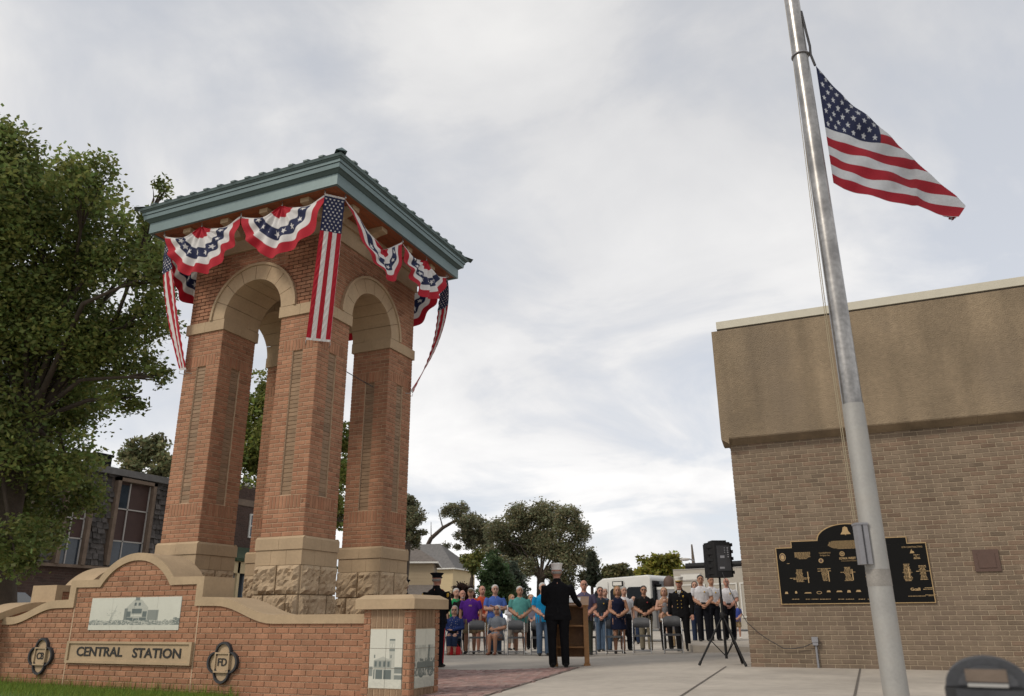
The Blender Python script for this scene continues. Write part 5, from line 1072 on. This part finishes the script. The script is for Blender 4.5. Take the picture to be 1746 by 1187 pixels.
def loft(secs, m):
    """secs: (center, rx, ry) stacked; densified so that nearest-vertex colouring works"""
    d = []
    for (c0, a0, b0), (c1, a1, b1) in zip(secs[:-1], secs[1:]):
        c0, c1 = np.array(c0, float), np.array(c1, float); k = max(2, int(np.linalg.norm(c1-c0)/.022))
        for i in range(k): t = i/k; d.append((c0*(1-t)+c1*t, a0*(1-t)+a1*t, b0*(1-t)+b1*t))
    d.append((np.array(secs[-1][0], float), secs[-1][1], secs[-1][2]))
    V = []; F = []; n = len(d)
    for i, (c, a, b) in enumerate(d):
        t = d[min(i+1, n-1)][0] - d[max(i-1, 0)][0]; t = t/(np.linalg.norm(t)+1e-9); ex = np.array([1., 0, 0]) if abs(t[0]) < .85 else np.array([0, 0, 1.]); ex = ex - t*(ex@t); ex /= np.linalg.norm(ex); ey = np.cross(t, ex)
        for k in range(RINGS): V.append(c + a*math.cos(2*math.pi*k/RINGS)*ex + b*math.sin(2*math.pi*k/RINGS)*ey)
    for i in range(n-1):
        for k in range(RINGS): F.append((i*RINGS+k, i*RINGS+(k+1) % RINGS, (i+1)*RINGS+(k+1) % RINGS, (i+1)*RINGS+k))
    F.append(tuple(range(RINGS))[::-1]); F.append(tuple((n-1)*RINGS+k for k in range(RINGS))); return V, F, m
def ell(c, r, m):
    q = MB().ball(c, r, 0, 14, 10); return [np.array(v) for v in q.v], q.f, m
def limb(pts, rs, m): return loft([(p, r, r) for p, r in zip(pts, rs)], m)
def hand_mesh(side):
    """palm with four bent fingers of unequal length and a thumb leaving its side; fingers point -z, palm faces -y"""
    q = MB(); q.ball((0, 0, -.045), (.038, .017, .052), 0, 12, 8)
    for i, (x, ln) in enumerate(((-.027, .066), (-.009, .076), (.009, .071), (.026, .056))):
        q.tube([(x, 0, -.075), (x*1.05, -.006, -.085-ln*.45), (x*1.05, -.026, -.085-ln*.85)], [.0095, .009, .007], 7)
    q.tube([(-.03*side, -.002, -.03), (-.055*side, -.012, -.06), (-.058*side, -.022, -.09)], [.012, .0105, .0085], 7); return q
HANDS = {}
def person(px, top, H, label, top_m, pants, skin='skin_fair', hair='hair_grey', hairstyle='short', sleeve='short', pose='clasp', legs='long', hat=None, turn=0., lift=0., shoes='rubber', wide=1., belly=0., seat=None, glasses=False, beard=None, coat=False, pos=None, rz=None, group='people listening', tucked=False, extra=None, vox=.0155, away=False, female=False):
    H0_ = 1.75; k = H/H0_
    if seat is not None: P0, rz_ = seat; P0 = np.array([P0[0], P0[1], ground_z(P0[0])])
    else:
        P0 = np.array(pos) if pos is not None else stand_at(px, top, H + {'cap': .06, 'bell': .075, 'ball': .02}.get(hat, 0), lift); rz_ = face_cam(P0) if rz is None else rz
    if not away and not seat: turn = turn + random.uniform(-.28, .28)
    root = empty('person', P0, rz_ + turn, label, 'person', group)
    src = []; sit = seat is not None
    dz = -.43 if sit else 0.; ty = .10 if sit else 0.
    W = wide*1.15; fy = -belly
    mats_ = [top_m, pants, skin, shoes, 'hair_dark']; TP, PT, SK, SH = 0, 1, 2, 3
    def z_(z): return z + dz
    # torso
    sw = .90 if female else 1.
    hem = .80 if (coat or not tucked) else .99
    PK = 1. if tucked else .86; src.append(loft([((0, ty, z_(.86)), .158*W*PK, .115*PK), ((0, ty+fy*.3, z_(.93)), .172*W*PK, .122*PK+belly*.3), ((0, ty+fy*.5, z_(1.02)), .158*W*PK*(.92 if female else 1), .112*PK+belly*.5)], PT))
    lowp = [((0, ty+fy*.3, z_(hem)), (.178 if not coat else .195)*W, .130+belly*.5), ((0, ty+fy*.5, z_(.94)), .181*W, .130+belly*.7)] if not tucked else [((0, ty+fy*.5, z_(1.0)), .165*W, .117+belly*.7)]
    src.append(loft(lowp + [((0, ty+fy*.6, z_(1.06)), .163*W*(.9 if female else 1), .116+belly*.8), ((0, ty+fy*.4, z_(1.18)), .172*W*sw, .122+belly*.5), ((0, ty-.004, z_(1.30)), .184*W*sw, .128), ((0, ty+.004, z_(1.375)), .168*W*sw, .110), ((0, ty+.008, z_(1.43)), .112*W*sw, .084), ((0, ty+.006, z_(1.465)), .076, .072), ((0, ty+.0, z_(1.505 if coat else 1.478)), .074, .072)], TP))
    src.append(limb([(0, ty+.005, z_(1.43)), (0, ty-.005, z_(1.50)), (0, ty-.012, z_(1.56))], [.064, .060, .060], SK))
    hc_ = np.array([0, ty-.018, z_(1.632)])
    src += [ell(hc_+(0, .012, .014), (.089, .104, .108), SK), ell(hc_+(0, -.022, -.055), (.073, .074, .074), SK), ell(hc_+(0, -.106, -.022), (.014, .022, .024), SK)]
    src += [ell(hc_+(s*.087, .012, -.015), (.012, .022, .032), SK) for s in (-1, 1)]
    # legs
    RL = random.uniform(-.03, .03)
    for s in (-1, 1):
        if sit:
            hip = np.array([s*.085, ty-.01, .475]); kn = np.array([s*.085, ty-.46, .50]); an = np.array([s*.075, ty-.47+.04*s, .09])
        else: hip = np.array([s*.082*W, 0, .89]); kn = np.array([s*.086*W, -.012, .48]); an = np.array([s*.088*W+RL*.5, .012, .085])
        if legs == 'long':
            src.append(limb([hip, hip*.5+kn*.5, kn, kn*.5+an*.5, an-(0, 0, .035)], [.098*W, .094, .080, .075, .070], PT))
        else:
            cut = {'shorts': .80, 'capri': 1.45, 'dress': .3}[legs]
            src.append(limb([hip, hip*.5+kn*.5, kn, kn*.5+an*.5, an], [.088, .078, .060, .058, .040], SK))
            if legs == 'shorts': src.append(limb([hip, hip*.2+kn*.8-(0, 0, .02)], [.098*W, .108], PT))
            if legs == 'capri': src.append(limb([hip, hip*.5+kn*.5, kn, kn*.35+an*.65], [.100, .092, .078, .074], PT))
        src.append(loft([(an+(0, .055, -.045), .034, .034), (an+(0, .01, -.04), .042, .042), (an+(s*.012, -.09, -.052), .046, .030), (an+(s*.018, -.165, -.058), .036, .022)], SH))
    if legs == 'dress':
        if sit: src.append(loft([((0, ty, .52), .175, .12), ((0, ty-.2, .515), .165, .10), ((0, ty-.43, .50), .15, .085)], TP))
        else: src.append(loft([((0, 0, 1.0), .16*W, .12), ((0, 0, .9), .188*W, .145), ((0, 0, .62), .20*W, .165)], TP))
    # arms
    wr_pts = []
    RJ = (random.uniform(-.012, .012), random.uniform(-.04, .04), random.uniform(-.03, .05)); global CURW; CURW = W
    for s in (-1, 1):
        sh = np.array([s*.172*W*sw, ty+.008, z_(1.388)])
        if pose == 'clasp': el = np.array([s*.222*W+RJ[0], ty+.0, z_(1.12)]); wr = np.array([s*.055+RJ[1], ty-.20-belly, z_(.955)-.015*s+RJ[2]])
        elif pose == 'cross': el = np.array([s*.228*W, ty-.06, z_(1.13)]); wr = np.array([-s*.06, ty-.215-belly, z_(1.155)+.03*s])
        elif pose == 'side': el = np.array([s*.225*W, ty+.02, z_(1.11)]); wr = np.array([s*.228*W, ty-.04, z_(.87)])
        elif pose == 'lap': el = np.array([s*.250, ty-.03, z_(1.14)]); wr = np.array([-s*.03, ty-.20, z_(1.06)+.035*s])
        elif pose == 'lectern':
            if s < 0: el = np.array([-.33, -.10, 1.15]); wr = np.array([-.43, -.30, 1.05])
            else: el = np.array([.245, -.05, 1.12]); wr = np.array([.17, -.24, 1.06])
        elif pose == 'hold': el = np.array([s*.255, ty-.06, z_(1.13)]); wr = np.array([s*.07, ty-.24, z_(1.17)])
        elif pose == 'lean': el = np.array([s*.27, ty-.02, z_(1.14)]); wr = np.array([s*.20, ty-.20, z_(.98)])
        sl = TP if sleeve == 'long' else SK; ex_ = .010 if sleeve == 'long' else 0.
        if sleeve == 'short': src.append(limb([sh*.42+el*.58, el, el*.5+wr*.5, wr], [.050, .046, .042, .033], SK))
        else: src.append(limb([sh, sh*.45+el*.55, el, el*.5+wr*.5, wr], [.062+ex_*.6, .053+ex_, .046+ex_, .042+ex_, .033+ex_*.9], sl))
        if sleeve == 'short': src.append(limb([sh+(-s*.02, 0, .01), sh*.75+el*.25, sh*.28+el*.72], [.075, .073, .068], TP))
        wr_pts.append((s, el, wr))
    V = []; F = []; Mi = []
    for vs_, fs_, m_ in src:
        b = len(V); V += [tuple(v) for v in vs_]; F += [tuple(b+i for i in f) for f in fs_]; Mi += [m_]*len(vs_)
    me = bpy.data.meshes.new('src'); me.from_pydata(V, [], F); ob = bpy.data.objects.new('src', me); COL.objects.link(ob)
    md = ob.modifiers.new('r', 'REMESH'); md.mode = 'VOXEL'; md.voxel_size = vox; sm = ob.modifiers.new('s', 'SMOOTH'); sm.factor = .5; sm.iterations = 3
    bpy.context.view_layer.update(); nm = bpy.data.meshes.new_from_object(ob.evaluated_get(bpy.context.evaluated_depsgraph_get())); bpy.data.objects.remove(ob); bpy.data.meshes.remove(me)
    kd = kdtree.KDTree(len(V))
    for i, v in enumerate(V): kd.insert(v, i)
    kd.balance(); nm.materials.clear()
    for q in mats_: nm.materials.append(MATS[q])
    idx = [Mi[kd.find(p.center)[1]] for p in nm.polygons]; nm.polygons.foreach_set('material_index', idx); nm.polygons.foreach_set('use_smooth', [True]*len(idx))
    nm.transform(Matrix.Scale(k, 4)); nm.name = 'body'; nm.update(); link_mesh('body', nm, root, False)
    def kid(mb, name, m, par=root): 
        me_ = mb.mesh(name, m); me_.transform(Matrix.Scale(k, 4)); return link_mesh(name, me_, par, False)
    for s, el, wr in wr_pts:
        if s not in HANDS: HANDS[s] = hand_mesh(s)
        d = wr - el; d /= np.linalg.norm(d); zax = -Vector(d); xax = Vector((1, 0, 0)) - zax*zax.x if abs(zax.x) < .9 else Vector((0, 1, 0)) - zax*zax.y; xax.normalize(); yax = zax.cross(xax)
        mm = Matrix(((xax.x, yax.x, zax.x, wr[0]), (xax.y, yax.y, zax.y, wr[1]), (xax.z, yax.z, zax.z, wr[2]), (0, 0, 0, 1)))
        me_ = HANDS[s].mesh('hand', skin); me_.transform(Matrix.Scale(k, 4) @ mm); link_mesh('hand', me_, root, False)
    # face
    if not away:
        ey = MB()
        if glasses == 'dark':
            for s in (-1, 1): ey.ball(hc_+(s*.034, -.086, .006), (.030, .016, .021), 0, 10, 6)
            ey.tube([hc_+(-.07, -.05, .01), hc_+(0, -.098, .012), hc_+(.07, -.05, .01)], .006, 6); kid(ey, 'sunglasses', 'eye_dark')
        else:
            for s in (-1, 1): ey.ball(hc_+(s*.031, -.0865, .008), (.014, .010, .008), 0, 8, 6); ey.obox(hc_+(s*.032, -.088, .030), (.019, 0, 0), (0, .006, 0), (0, 0, .0035))
            kid(ey, 'eyes', 'eye_dark')
            if glasses:
                gq = MB(); 
                for s in (-1, 1): gq.tube([hc_+(s*.033+.026*math.cos(a), -.096, .004+.018*math.sin(a)) for a in np.linspace(0, 6.28, 13)], .0028, 5)
                kid(gq, 'spectacles', 'iron')
        kid(MB().ball(hc_+(0, -.090, -.070), (.024, .010, .007), 0, 8, 6), 'mouth', 'lip')
        if beard: kid(MB().ball(hc_+(0, -.052, -.092), (.048, .045, .040), 0, 10, 8), 'beard', beard)
    if hat in ('bell', 'cap'): kid(MB().ball(hc_+(0, .040, -.012), (.0915, .078, .045), 0, 16, 10), 'hair', hair)
    elif hairstyle == 'short':
        q = MB().ball(hc_+(0, .030, .046), (.094, .104, .086), 0, 16, 10); kid(q, 'hair', hair)
    elif hairstyle == 'bald':
        kid(MB().ball(hc_+(0, .052, -.008), (.091, .080, .060), 0, 16, 10), 'hair', hair)
    elif hairstyle == 'bob':
        q = MB().ball(hc_+(0, .036, .032), (.101, .106, .102), 0, 16, 10)
        for s in (-1, 1): q.ball(hc_+(s*.076, .02, -.045), (.034, .060, .085), 0, 10, 8)
        q.ball(hc_+(0, .06, -.05), (.08, .05, .09), 0, 12, 8); kid(q, 'hair', hair)
    if hat == 'bell':      # white bell-crowned uniform cap
        q = MB(); q.lathe([(.090, 0), (.094, .01), (.096, .055), (.106, .09), (.116, .112), (.110, .121), (.02, .127)], hc_+(0, .012, .030), 20, 0, True, 1., 1.12); h_ = kid(q, 'cap', 'paper'); kid(MB().lathe([(.0965, 0), (.0975, .022)], hc_+(0, .012, .033), 20, 0, True, 1., 1.12), 'cap_band', 'patch_gold' if not away else 'paper', h_)
        v = MB().prism([(.078*math.cos(a), .078*math.sin(a)) for a in np.linspace(0, math.pi, 11)], lambda a, b, d: (hc_[0]+a, hc_[1]-.07-b*.75, hc_[2]+.036+d-b*.35), 0, .006); kid(v, 'visor', 'black_plastic', h_)
    elif hat == 'cap':     # dark peaked uniform cap
        q = MB(); q.lathe([(.093, 0), (.095, .045), (.130, .080), (.138, .094), (.115, .100), (.03, .108)], hc_+(0, .012, .026), 20, 0, True, 1., 1.12); h_ = kid(q, 'cap', 'uniform_navy'); v = MB().prism([(.08*math.cos(a), .08*math.sin(a)) for a in np.linspace(0, math.pi, 11)], lambda a, b, d: (hc_[0]+a, hc_[1]-.07-b*.75, hc_[2]+.045+d-b*.35), 0, .006); kid(v, 'visor', 'black_plastic', h_)
    elif hat == 'ball':
        q = MB().ball(hc_+(0, .02, .045), (.090, .104, .075), 0, 16, 10); h_ = kid(q, 'cap', 'cap_camo'); kid(MB().prism([(.07*math.cos(a), .09*math.sin(a)) for a in np.linspace(0, math.pi, 11)], lambda a, b, d: (hc_[0]+a, hc_[1]-.07-b, hc_[2]+.045+d-b*.2), 0, .006), 'visor', 'cap_camo', h_)
    if extra: extra(root, kid, hc_)
    return root
for nme, c in (('green_shirt', (.02, .22, .085)), ('black_polo', (.010, .010, .011)), ('purple_shirt', (.075, .018, .20)), ('orange_polo', (.40, .065, .03)), ('blue_tee', (.07, .13, .40)), ('grey_dress', (.17, .19, .22)), ('white_shirt', (.55, .55, .58)), ('teal_polo', (.085, .27, .255)), ('lavender_top', (.23, .22, .28)), ('bright_blue', (.01, .22, .46)), ('plum_polo', (.085, .075, .125)), ('navy_polo', (.026, .032, .042)), ('navy_dress', (.010, .013, .032)), ('navy_print', (.022, .038, .13)), ('plaid', (.20, .17, .17)), ('khaki', (.30, .22, .13)), ('shorts_grey', (.23, .205, .18)), ('jeans', (.075, .115, .18)), ('jeans_dark', (.022, .034, .07)), ('camo', (.17, .15, .11)), ('cap_camo', (.12, .09, .055)), ('uniform_black', (.0085, .0085, .010)), ('uniform_navy', (.010, .011, .016)), ('boy_blue', (.055, .085, .34)), ('grey_cloth', (.16, .16, .17)), ('tan_top', (.33, .20, .13)), ('olive', (.045, .05, .04))): cmat(nme, c)
mat('socks', (.6, .6, .58), .9, .05); mat('sandal', (.20, .075, .04), .7, .1); mat('pink', (.55, .10, .16), .8, .05)
def emblem(x, z, m='patch_gold', r=.022, y=-.128):
    def f(root, kid, hc): kid(MB().ball((x, y, z), (r, .008, r), 0, 8, 6), 'badge', m)
    return f
def uniform_white(root, kid, hc):
    kid(MB().ball((.075, -.126, 1.30), (.022, .010, .024), 0, 8, 6), 'badge', 'patch_gold'); kid(MB().ball((.172*CURW+.062, -.01, 1.32), (.02, .030, .036), 0, 8, 6), 'shoulder_patch', 'patch_red'); kid(MB().tube([(-.165*CURW, .02, 1.0), (-.12*CURW, -.09, 1.0), (0, -.118, 1.0), (.12*CURW, -.09, 1.0), (.165*CURW, .02, 1.0)], .018, 6, flat=1.), 'belt', 'rubber')
def chief_extra(root, kid, hc):
    for s in (-1, 1):
        for i in range(3): kid(MB().ball((s*.05, -.138, 1.20-.085*i), .013, 0, 8, 6), 'button', 'gold_button')
        kid(MB().ball((s*.075, -.105, 1.405), (.014, .01, .014), 0, 8, 6), 'collar_pin', 'gold_button')
    kid(MB().ball((.10, -.122, 1.30), (.022, .012, .028), 0, 8, 6), 'badge', 'gold_button'); kid(MB().prism([(-.045, 1.445), (.045, 1.445), (.0, 1.30)], lambda a, b, d: (a, -.085-(1.445-b)*.30+d, b), -.012, .0), 'shirt_front', 'paper'); kid(MB().prism([(-.012, 1.43), (.012, 1.43), (.010, 1.32), (-.010, 1.32)], lambda a, b, d: (a, -.088-(1.445-b)*.30+d, b), -.02, -.008), 'necktie', 'uniform_black')
def guard_extra(root, kid, hc):
    kid(MB().ball((-.172*CURW-.050, .045, 1.325), (.026, .036, .048), 0, 10, 6), 'shoulder_patch', 'patch_gold'); kid(MB().ball((.172*CURW+.050, .045, 1.325), (.026, .036, .048), 0, 10, 6), 'shoulder_patch', 'patch_gold')
    for s in (-1, 1): kid(MB().tube([(s*(.082*CURW+.090), .0, .80), (s*(.086*CURW+.074), -.0, .48), (s*(.088*CURW+.066), .02, .08)], .013, 5), 'trouser_stripe', 'bag_red')
    for s in (-1, 1): kid(MB().tube([(s*.09, .012, 1.440), (s*.16, .012, 1.415)], .014, 5), 'shoulder_strap', 'patch_red')
def badge_r(root, kid, hc): kid(MB().ball((.075, -.127, 1.29), (.020, .008, .020), 0, 8, 6), 'badge', 'patch_gold')
def tee_print(root, kid, hc): kid(MB().obox((.01, -.131, 1.20), (.045, 0, 0), (0, .004, 0), (0, 0, .10)), 'shirt_print', 'tan_top')
def dots(root, kid, hc):
    q = MB(); r = random.Random(4)
    for i in range(46):
        a = r.uniform(-1.2, 1.2); z = r.uniform(.60, .95); q.ball((.176*math.sin(a), .10-.130*math.cos(a), z), (.007, .005, .007), 0, 5, 4)
    kid(q, 'print_dots', 'white_label'); kid(MB().obox((0, -.10, .60), (.10, 0, 0), (0, .05, 0), (0, 0, .035)), 'handbag', 'black_polo')
PE = person
PE(778, 1003.5, 1.76, 'man in green shirt with grey hair standing behind the bearded man', 'green_shirt', 'jeans_dark', hair='hair_white', pose='side', turn=.1)
PE(788.5, 1006.5, 1.70, 'man in black polo with white beard leaning beside the seated woman', 'black_polo', 'black_polo', hair='hair_white', beard='hair_white', pose='lean', turn=.15, hairstyle='bald', skin='skin_ruddy', wide=1.08)
PE(803, 1002, 1.72, 'man in purple T-shirt and camouflage ball cap', 'purple_shirt', 'khaki', hat='ball', hair='hair_grey', pose='side', wide=1.12, belly=.03, legs='shorts', extra=tee_print, skin='skin_tan')
PE(822, 999, 1.82, 'man in orange polo shirt behind the purple T-shirt', 'orange_polo', 'khaki', hair='hair_grey', hairstyle='bald', pose='clasp', legs='shorts', skin='skin_ruddy', turn=.1)
PE(844, 997.5, 1.80, 'man in blue T-shirt with folded arms and jeans behind the woman in grey', 'blue_tee', 'jeans', hair='hair_white', pose='cross', belly=.03, wide=1.08, glasses=True)
PE(872.5, 1014, 1.62, 'woman in white cardigan over pink beside the man in teal', 'white_shirt', 'shorts_grey', hair='hair_blonde', hairstyle='bob', sleeve='long', pose='cross', legs='capri', female=True, turn=.4)
PE(886, 1000, 1.76, 'man in teal polo and grey shorts with hands folded', 'teal_polo', 'shorts_grey', hair='hair_white', pose='clasp', legs='shorts', belly=.05, wide=1.14, skin='skin_tan', shoes='socks', turn=.25)
PE(905.5, 1014, 1.63, 'woman in sparkly lavender top and dark trousers', 'lavender_top', 'black_polo', hair='hair_blonde', hairstyle='bob', sleeve='none', pose='clasp', female=True, turn=-.15)
PE(925, 994, 1.80, 'man in bright blue shirt half hidden by the speaker at the lectern', 'bright_blue', 'jeans', hair='hair_white', pose='clasp', turn=.3)
PE(995, 989.5, 1.87, 'tall balding man in plum grey polo just past the lectern', 'plum_polo', 'olive', hair='hair_grey', hairstyle='bald', pose='clasp', belly=.03, wide=1.08, skin='skin_ruddy', glasses=True)
PE(1023, 1001, 1.77, 'man in dark navy polo with gold badge and jeans', 'navy_polo', 'jeans', hair='hair_brown', pose='clasp', extra=badge_r, glasses=True, skin='skin_ruddy')
PE(1033, 1004.5, 1.76, 'white haired man in denim shirt looking over the navy polo', 'jeans', 'jeans', hair='hair_white', pose='side', pos=stand_at(1033, 1004.5, 1.70)+np.array([-.3, .8, 0]))
PE(1052, 1000, 1.70, 'blonde woman in sleeveless navy dress with clasped hands', 'navy_dress', 'navy_dress', hair='hair_blonde', hairstyle='bob', sleeve='none', pose='clasp', legs='dress', female=True, skin='skin_tan')
PE(1063, 1000.5, 1.80, 'man in white shirt and dark trousers behind the woman in navy', 'white_shirt', 'uniform_navy', hair='hair_grey', pose='side', tucked=True, turn=.25)
PE(1080, 1017, 1.68, 'short man in plaid shirt at the back near the fire engine', 'plaid', 'jeans_dark', hair='hair_brown', hairstyle='bald', pose='side', belly=.03)
PE(1097, 999, 1.78, 'man in black polo and sunglasses with camouflage trousers', 'black_polo', 'camo', hair='hair_dark', pose='clasp', glasses='dark', wide=1.08, extra=emblem(.075, 1.29, 'patch_red', .02), skin='skin_tan', turn=.08)
def baby_in_arms(root, kid, hc):
    q = MB(); q.ball((.03, -.25, 1.20), (.085, .075, .12), 0, 12, 8); b_ = kid(q, 'baby_carrier', 'grey_cloth')
mom = PE(1131.5, 1002, 1.68, 'woman with light hair cradling a baby in a grey carrier', 'tan_top', 'black_polo', hair='hair_blonde', hairstyle='bob', sleeve='none', pose='hold', female=True, extra=baby_in_arms)
# the baby, held in front of her
bb_ = empty('person', (mom.location.x, mom.location.y, mom.location.z), mom.rotation_euler[2], 'baby in grey clothes and white socks carried on a woman\'s chest', 'person', 'people listening')
bsrc = [loft([((.03, -.27, 1.02), .08, .07), ((.03, -.28, 1.15), .085, .075), ((.03, -.27, 1.27), .07, .06), ((.03, -.26, 1.32), .035, .035)], 0), ell((.03, -.25, 1.37), (.062, .068, .07), 1)]
for s in (-1, 1):
    bsrc.append(limb([(.03+s*.05, -.29, 1.03), (.03+s*.10, -.37, .98), (.03+s*.105, -.38, .86)], [.045, .038, .026], 1)); bsrc.append(limb([(.03+s*.105, -.38, .865), (.03+s*.105, -.40, .82)], [.030, .028], 2)); bsrc.append(limb([(.03+s*.07, -.27, 1.25), (.03+s*.13, -.31, 1.21), (.03+s*.15, -.36, 1.24)], [.032, .027, .022], 1))
V = []; F = []; Mi = []
for vs_, fs_, m_ in bsrc: b = len(V); V += [tuple(v) for v in vs_]; F += [tuple(b+i for i in f) for f in fs_]; Mi += [m_]*len(fs_)
me = bpy.data.meshes.new('body'); me.from_pydata(V, [], F)
for q in ('grey_cloth', 'skin_fair', 'socks'): me.materials.append(MATS[q])
me.polygons.foreach_set('material_index', Mi); me.polygons.foreach_set('use_smooth', [True]*len(Mi)); me.transform(Matrix.Scale(.96, 4)); link_mesh('body', me, bb_, False); link_mesh('hair', MB().ball((.03*.96, -.235*.96, 1.385*.96), (.062, .066, .064)).mesh('hair', 'hair_brown'), bb_, False)
PE(1157, 981, 1.83, 'chief in black double-breasted dress uniform and white cap', 'uniform_black', 'uniform_black', hat='bell', hair='hair_grey', sleeve='long', pose='side', coat=True, wide=1.10, extra=chief_extra, skin='skin_ruddy')
PE(1171, 991, 1.72, 'dark haired woman in jeans looking over the chief\'s shoulder', 'uniform_navy', 'jeans_dark', hair='hair_brown', hairstyle='bob', pose='side', female=True, pos=stand_at(1172, 991, 1.72, .15)+np.array([.1, .5, 0]))
wl = dict(top_m='white_shirt', pants='uniform_navy', pose='clasp', tucked=True, lift=.17, extra=uniform_white, wide=1.06)
PE(1193.5, 981, 1.82, 'dark haired officer in white uniform shirt next to the chief', hair='hair_dark', skin='skin_tan', **wl)
PE(1211, 983, 1.82, 'officer in white uniform shirt half hidden between two other officers', hair='hair_dark', skin='skin_tan', turn=.1, **wl)
PE(1237.5, 986, 1.78, 'officer in white uniform shirt behind the loudspeaker stand', hair='hair_brown', hairstyle='bald', skin='skin_ruddy', **wl)
PE(1253.5, 1026, 1.12, 'red haired boy in blue polo and khaki shorts by the building corner', 'boy_blue', 'khaki', hair='hair_red', pose='clasp', legs='shorts', lift=.17, shoes='socks', vox=.02)
kp = stand_at(1143, 1047, 1.05); PE(1143, 1047, 1.0, 'small child in grey shirt behind the chair in front of the chief', 'grey_cloth', 'khaki', hair='hair_brown', pose='side', vox=.02)
def back_officer(root, kid, hc): kid(MB().tube([(0, .118, .82), (0, .128, 1.0)], .004, 5), 'coat_vent', 'rubber')
PE(0, 0, 1.80, 'speaker in black dress uniform and white cap, back turned, at the oak lectern', 'uniform_black', 'uniform_black', hat='bell', hair='hair_grey', sleeve='long', pose='lectern', coat=True, wide=1.12, pos=(on_ground(953, 1139)[0], on_ground(953, 1139)[1], ground_z(on_ground(953, 1139)[0])), rz=face_cam(on_ground(953, 1139))+math.pi+.05, away=True, extra=back_officer, group='uniformed men with their backs turned', vox=.0125, skin='skin_ruddy')
gd = on_ground(741, 1138); PE(0, 0, 1.80, 'honour guard in black uniform with red trouser stripe and peaked cap beside the pillar', 'uniform_black', 'uniform_navy', hat='cap', hair='hair_grey', sleeve='long', pose='clasp', coat=True, wide=1.12, pos=(gd[0], gd[1], 0), rz=face_cam(gd)+math.pi-.45, away=True, extra=guard_extra, group='uniformed men with their backs turned', vox=.0125, skin='skin_ruddy')
g2 = at_depth(688, 1040, 17.5); PE(0, 0, 1.74, 'honour guard mostly hidden behind the far tower pier', 'uniform_black', 'uniform_navy', hat='cap', hair='hair_grey', sleeve='long', pose='side', coat=True, pos=(g2[0], g2[1], 0), rz=face_cam(g2)+math.pi, away=True, extra=guard_extra, group='uniformed men with their backs turned')
PE(0, 0, 1.66, 'seated woman in navy patterned top, sunglasses and cropped jeans', 'navy_print', 'jeans_dark', hair='hair_grey', hairstyle='bob', sleeve='long', pose='lap', legs='capri', seat=chairpos[0], glasses='dark', female=True, wide=1.1, extra=dots, shoes='sandal')
PE(0, 0, 1.66, 'seated woman in short-sleeved grey dress with sunglasses and sandals', 'grey_dress', 'grey_dress', hair='hair_white', hairstyle='bob', sleeve='short', pose='lap', legs='dress', seat=chairpos[2], glasses='dark', female=True, shoes='sandal', skin='skin_tan', turn=-.25)
# red bag on the ground
rb = on_ground(776, 1117); bag = empty('red_bag', (rb[0], rb[1], ground_z(rb[0])+.006), face_cam(rb), 'soft red tote bag on the ground at the seated woman\'s feet', 'bag')
MB().lathe([(.17, 0), (.185, .04), (.17, .11), (.145, .17), (.12, .20), (.03, .17)], (0, 0, 0), 9, 0, False, 1, .55).build('bag_body', 'bag_red', bag, False); MB().tube([(-.09, 0, .19), (-.06, 0, .27), (.05, .02, .27), (.09, 0, .19)], .01, 6).build('bag_handle', 'bag_red', bag, False)
